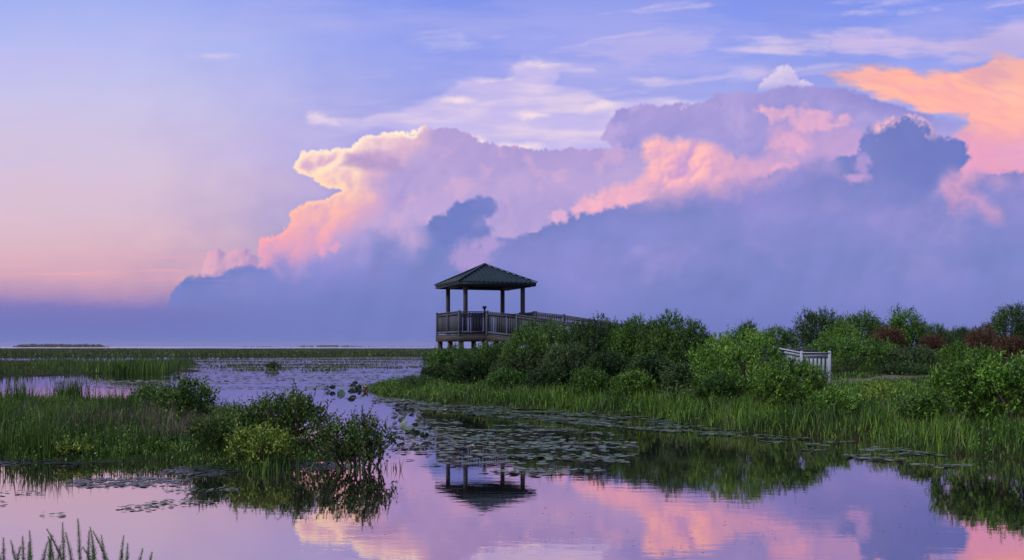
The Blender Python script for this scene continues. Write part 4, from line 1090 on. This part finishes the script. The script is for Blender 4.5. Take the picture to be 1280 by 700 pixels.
def pad_field(name, P, n, r0, r1, label, rr, noise=None, thr=-.2, tilt=.06, zmax=.03, sep=0):
    xs = [p[0] for p in P]; ys = [p[1] for p in P]
    x = rr.uniform(min(xs), max(xs), n); y = rr.uniform(min(ys), max(ys), n)
    k = psdf(x, y, P) > 0
    if noise: k &= gnoise(x * noise[0], y * noise[1], noise[2]) > thr
    x, y = x[k], y[k]; m = len(x)
    r = rr.uniform(r0, r1, m); a = np.arange(6) / 6 * 2 * np.pi
    ph = rr.uniform(0, 6.28, (m, 1)); tx = rr.normal(size=(m, 1)) * tilt; ty = rr.normal(size=(m, 1)) * tilt
    cxp = np.cos(a + ph) * r[:, None]; cyp = np.sin(a + ph) * r[:, None] * .9
    v = np.stack([x[:, None] + cxp, y[:, None] + cyp, np.maximum(.006 + rr.uniform(.0, zmax, (m, 1)) + cxp * tx + cyp * ty, .004)], -1).reshape(-1, 3)
    b = np.arange(m)[:, None] * 6
    g = Geo().raw(v, np.concatenate([b + [[0, 1, 2, 3]], b + [[0, 3, 4, 5]]]))
    return tag(g.build(name, M['pad']), label, 'lily pads', kind='stuff')
pad_field('small_lily_pads', px2w([(470, 497), (560, 503), (700, 510), (850, 526), (935, 541), (925, 548), (840, 541), (760, 534), (640, 524), (530, 514), (460, 503)]), 26000, .03, .085, 'band of tiny floating leaves along the foot of the right bank', rr, (.8, 1.9, 401), -.06)
pad_field('scattered_lily_pads', px2w([(500, 520), (620, 526), (790, 545), (800, 566), (770, 590), (640, 596), (540, 590), (500, 575), (480, 545)]), 6500, .03, .085, 'loose small lily pads drifting around the dense raft', rr, (.5, 1.3, 402), .12)
pad_field('distant_lily_pads', px2w([(60, 478), (215, 470), (215, 449), (560, 445), (560, 478), (480, 497), (380, 500), (300, 508), (240, 496)]), 60000, .06, .17, 'thin rows of floating leaves on the far open water at left', rr, (.06, .30, 403), -.10, .05, .03)
pad_field('bank_foot_pads', px2w([(935, 543), (1060, 551), (1160, 566), (1270, 590), (1200, 590), (1060, 572), (960, 556)]), 1300, .03, .10, 'sparse floating leaves along the shaded right shore', rr, (.7, 1.6, 404), .12)
pad_field('left_water_specks', px2w([(-40, 612), (300, 612), (260, 648), (120, 648), (-40, 640)]), 1500, .015, .05, 'tiny dark specks of weed floating left of the bushes', rr, (.8, 1.2, 405), .25)

# white water lily flowers
M['petal'] = plain('white_petals', (.62, .58, .62), .6, .1, 20)
for (px, py, lab) in ((556, 514, 'small white water lily flower near the tip of the right bank'), (706, 513, 'small white flower floating below the middle of the hedge'),
                      (742, 517, 'white flower right of the one below the middle of the hedge'), (618, 508, 'tiny white flower by the bank in front of the gazebo'), (590, 560, 'white flower among the dense raft of lily pads')):
    c = onwater(px, py); g = Geo()
    for ring, (k, up, L) in enumerate(((7, .35, .075), (6, .9, .06), (4, 1.8, .045))):
        for j in range(k):
            a = j * 6.283 / k + ring * .4; d = nrm(np.array([math.cos(a), math.sin(a), up])); sd = np.array([-math.sin(a), math.cos(a), 0])
            g.quads(np.array([[[0, 0, .01], d * L * .5 + sd * L * .2 + [0, 0, .01], d * L + [0, 0, .012], d * L * .5 - sd * L * .2 + [0, 0, .01]]]))
    o = g.build('lily_flower', M['petal']); o.location = (c[0], c[1], .02); tag(o, lab, 'flower', 'water lily flowers')

pad_field('floating_debris', px2w([(430, 600), (640, 596), (860, 590), (1300, 600), (1340, 690), (420, 700)]), 900, .004, .014, 'tiny bits of leaf floating on the open water', rr, (.35, .6, 409), .05)
# algae mats: rafts of small wet flakes
def algae(px, py, pw, ph, label, seed, n=4200):
    c = onwater(px, py); rr = np.random.default_rng(seed + 70)
    w = pw / F * c[1] / 2; dpt = (onwater(px, py - ph / 2)[1] - onwater(px, py + ph / 2)[1]) / 2
    x = rr.uniform(-1.25, 1.25, n); y = rr.uniform(-1.25, 1.25, n)
    f = 1 - np.hypot(x, y) + .7 * fbm(x * 2.2 + seed * 3.1, y * 1.6, 600 + seed, 4) + .30 * rr.normal(size=n)
    kk = (f > .1) & (rr.random(n) < np.clip(.45 + .9 * gnoise(x * 4.5, y * 3.0, 700 + seed), .05, 1)); x, y = x[kk] * w, y[kk] * dpt; m = len(x)
    r = rr.uniform(.015, .05, m); a = np.arange(6) / 6 * 2 * np.pi; ph_ = rr.uniform(0, 6.28, (m, 1))
    rj = r[:, None] * rr.uniform(.6, 1.2, (m, 6)); cx_ = np.cos(a + ph_) * rj; cy_ = np.sin(a + ph_) * rj
    z = .003 + rr.uniform(0, .006, (m, 1)) + cx_ * rr.normal(size=(m, 1)) * .05 + cy_ * rr.normal(size=(m, 1)) * .05
    v = np.stack([x[:, None] + cx_, y[:, None] + cy_, np.maximum(z, .002)], -1); b = np.arange(m)[:, None] * 6
    o = Geo().raw(v, np.concatenate([b + [[0, 1, 2, 3]], b + [[0, 3, 4, 5]]])).build('algae_mat', M['scum']); o.location = (c[0], c[1], 0); tag(o, label, 'algae mat', 'algae mats beside the marsh island')
algae(158, 603, 128, 11, 'long bluish algae mat floating in front of the left island shore', 1)
algae(258, 588, 84, 12, 'algae mat touching the water left of the yellow green bush', 2)
algae(60, 577, 150, 9, 'thin algae mat along the far left island shore', 4)
algae(400, 583, 80, 10, 'small algae patch under the open branching bush', 5)

# ---------------------------------------------------------------- far marsh
def field(P, n, rr):
    xs = [p[0] for p in P]; ys = [p[1] for p in P]; x = rr.uniform(min(xs), max(xs), n); y = rr.uniform(min(ys), max(ys), n)
    k = psdf(x, y, P) > 0; return x[k], y[k]
rr = np.random.default_rng(41)
BELT = [(-90, 66), (-40, 66), (-33, 68), (-26, 77), (-30, 92), (-40, 125), (-90, 130)]
heightgrid('marsh_belt', np.arange(-92, -22, .8), np.arange(62, 134, .8), lambda a, b: np.clip((sdf2(a, b, BELT) + 2.5 * gnoise(a * .14, b * .2, 191)) * .12, -.9, .08), M['soil'])
def far_h(a, b):
    e = np.clip(np.minimum((b - 195) / 25, (760 - b) / 60), -1, 1)
    return np.clip((gnoise(a * .008, b * .014, 92) + .5 * gnoise(a * .03, b * .04, 93) + .18) * .9 + np.minimum(e, 0) * 1.4, -.9, .10)
heightgrid('far_marsh', np.arange(-460, 260, 4.0), np.arange(180, 780, 4.0), far_h, M['soil'])
x, y = field([(-90, 66), (-40, 66), (-33, 68), (-26, 77), (-30, 92), (-40, 125), (-90, 130)], 42000, rr)
pn = gnoise(x * .12, y * .2, 91)
k = rr.random(len(x)) < np.clip(.75 + .6 * pn, .05, 1); x, y, pn = x[k], y[k], pn[k]
h = .55 * rr.uniform(.6, 1.2, len(x)) * np.clip(1 + 1.1 * pn, .3, 2)
grass('near_marsh_grass', 'farmarsh', rr, x, y, 0 * x, h * .85, .07 + 0 * x, 'green belt of marsh grass across the water at left', lean=.25)
x = rr.uniform(-420, 240, 130000); y = 190 + 560 * rr.random(130000) ** 1.3
z = far_h(x, y); k = (z > -.1) & (x > -.56 * y - 10); x, y, z = x[k], y[k], z[k]
hn = np.clip(1 + 1.3 * gnoise(x * .03, y * .05, 95), .25, 2.3)
grass('far_marsh_grass', 'farmarsh', rr, x, y, np.maximum(z, 0), rr.uniform(.2, .6, len(x)) * hn, .30 + 0 * x, 'distant green marsh stretching below the horizon', lean=.3)
X = []; Y_ = []
for yc, xa, xb, k in ((95, -34, -9, 1500), (108, -36, -12, 1800), (128, -42, -10, 2200), (150, -50, -12, 2200), (84, -24, -14, 500)):
    X.append(rr.uniform(xa, xb, k)); Y_.append(yc + rr.normal(size=k) * 2.2)
x = np.concatenate(X); y = np.concatenate(Y_); k = gnoise(x * .2, y * .3, 94) > -.1; x, y = x[k], y[k]
grass('marsh_sprigs', 'farmarsh', rr, x, y, 0 * x, rr.uniform(.05, .17, len(x)), .10 + 0 * x, 'low dull green sprigs in lines across the far water', lean=.5)
# dark reeds standing in the belt
x = []; y = []; hh = []
for px, Yc, k, h0 in ((150, 74, 260, 1.1), (168, 76, 320, 1.3), (186, 74, 280, 1.2), (204, 80, 200, 1.0), (130, 80, 200, 1.1), (60, 90, 200, .9)):
    c = at(px, 0, Yc); x.append(c[0] + rr.normal(size=k) * .8); y.append(c[1] + rr.normal(size=k) * .8); hh.append(h0 * rr.uniform(.55, 1.1, k))
grass('marsh_reeds', 'marsh', rr, np.concatenate(x), np.concatenate(y), 0 * np.concatenate(x), np.concatenate(hh), .06 + 0 * np.concatenate(x), 'dark taller reeds in the marsh grass belt across the water', lean=.25, cat='reeds')
flat0 = lambda a, b: np.zeros(np.shape(a))
plant('shrub', 341, 15, 452, 88, 'feather_dark', 'lone small dark shrub in the far water left of the gazebo', 'shrub', seed=95, ground=flat0, shoots=140, leaf=(.16, .06), shoot=.3)

def far_wood(name, px0, px1, Y, h, label, n):
    rr = np.random.default_rng(int(px0) + 900)
    x0, x1 = (px0 - 640) / F * Y, (px1 - 640) / F * Y
    g = Geo(); lv = []
    for i in range(n):
        x = rr.uniform(x0, x1); e = min(1, (x - x0) / (x1 - x0) * 7 + .3, (x1 - x) / (x1 - x0) * 7 + .3); hh = h * e * rr.uniform(.7, 1.05)
        c = np.array([x, Y + rr.uniform(-20, 20), hh * .5]); m = 60
        q = c + nrm(rr.normal(size=(m, 3))) * [hh * .7, hh * .6, hh * .46] * rr.uniform(.5, 1, (m, 1)); q[:, 2] = np.maximum(q[:, 2], .1)
        lv.append(leaves(q, nrm(rr.normal(size=(m, 3))), hh * rr.uniform(.25, .5, m), hh * rr.uniform(.2, .3, m), rr))
    return tag(g.quads(np.concatenate(lv)).build(name, M['feather_dark']), label, 'woods', kind='stuff')
far_wood('far_island_woods', 18, 134, 2300, 7.6, 'dark wooded island on the horizon at far left', 130)
far_wood('far_shore_woods', 372, 452, 3200, 6.0, 'thin dark wooded strip on the horizon left of the gazebo', 60)
far_wood('low_shore_woods', 280, 545, 3600, 3.2, 'faint low shoreline along the horizon behind the gazebo', 120)
# evening air: far things fade into it
hz = Geo().box((0, 2450, 9.0), (5290, 2790, 10.5)); m, nt, out = new_mat('evening_haze')
pv = N(nt, 'ShaderNodeVolumePrincipled'); pv.inputs['Color'].default_value = (.80, .82, .95, 1); pv.inputs['Density'].default_value = HAZE
nt.links.new(pv.outputs[0], out.inputs['Volume'])
tag(hz.build('haze', m), kind='stuff')
print('built', time.time() - _t0)
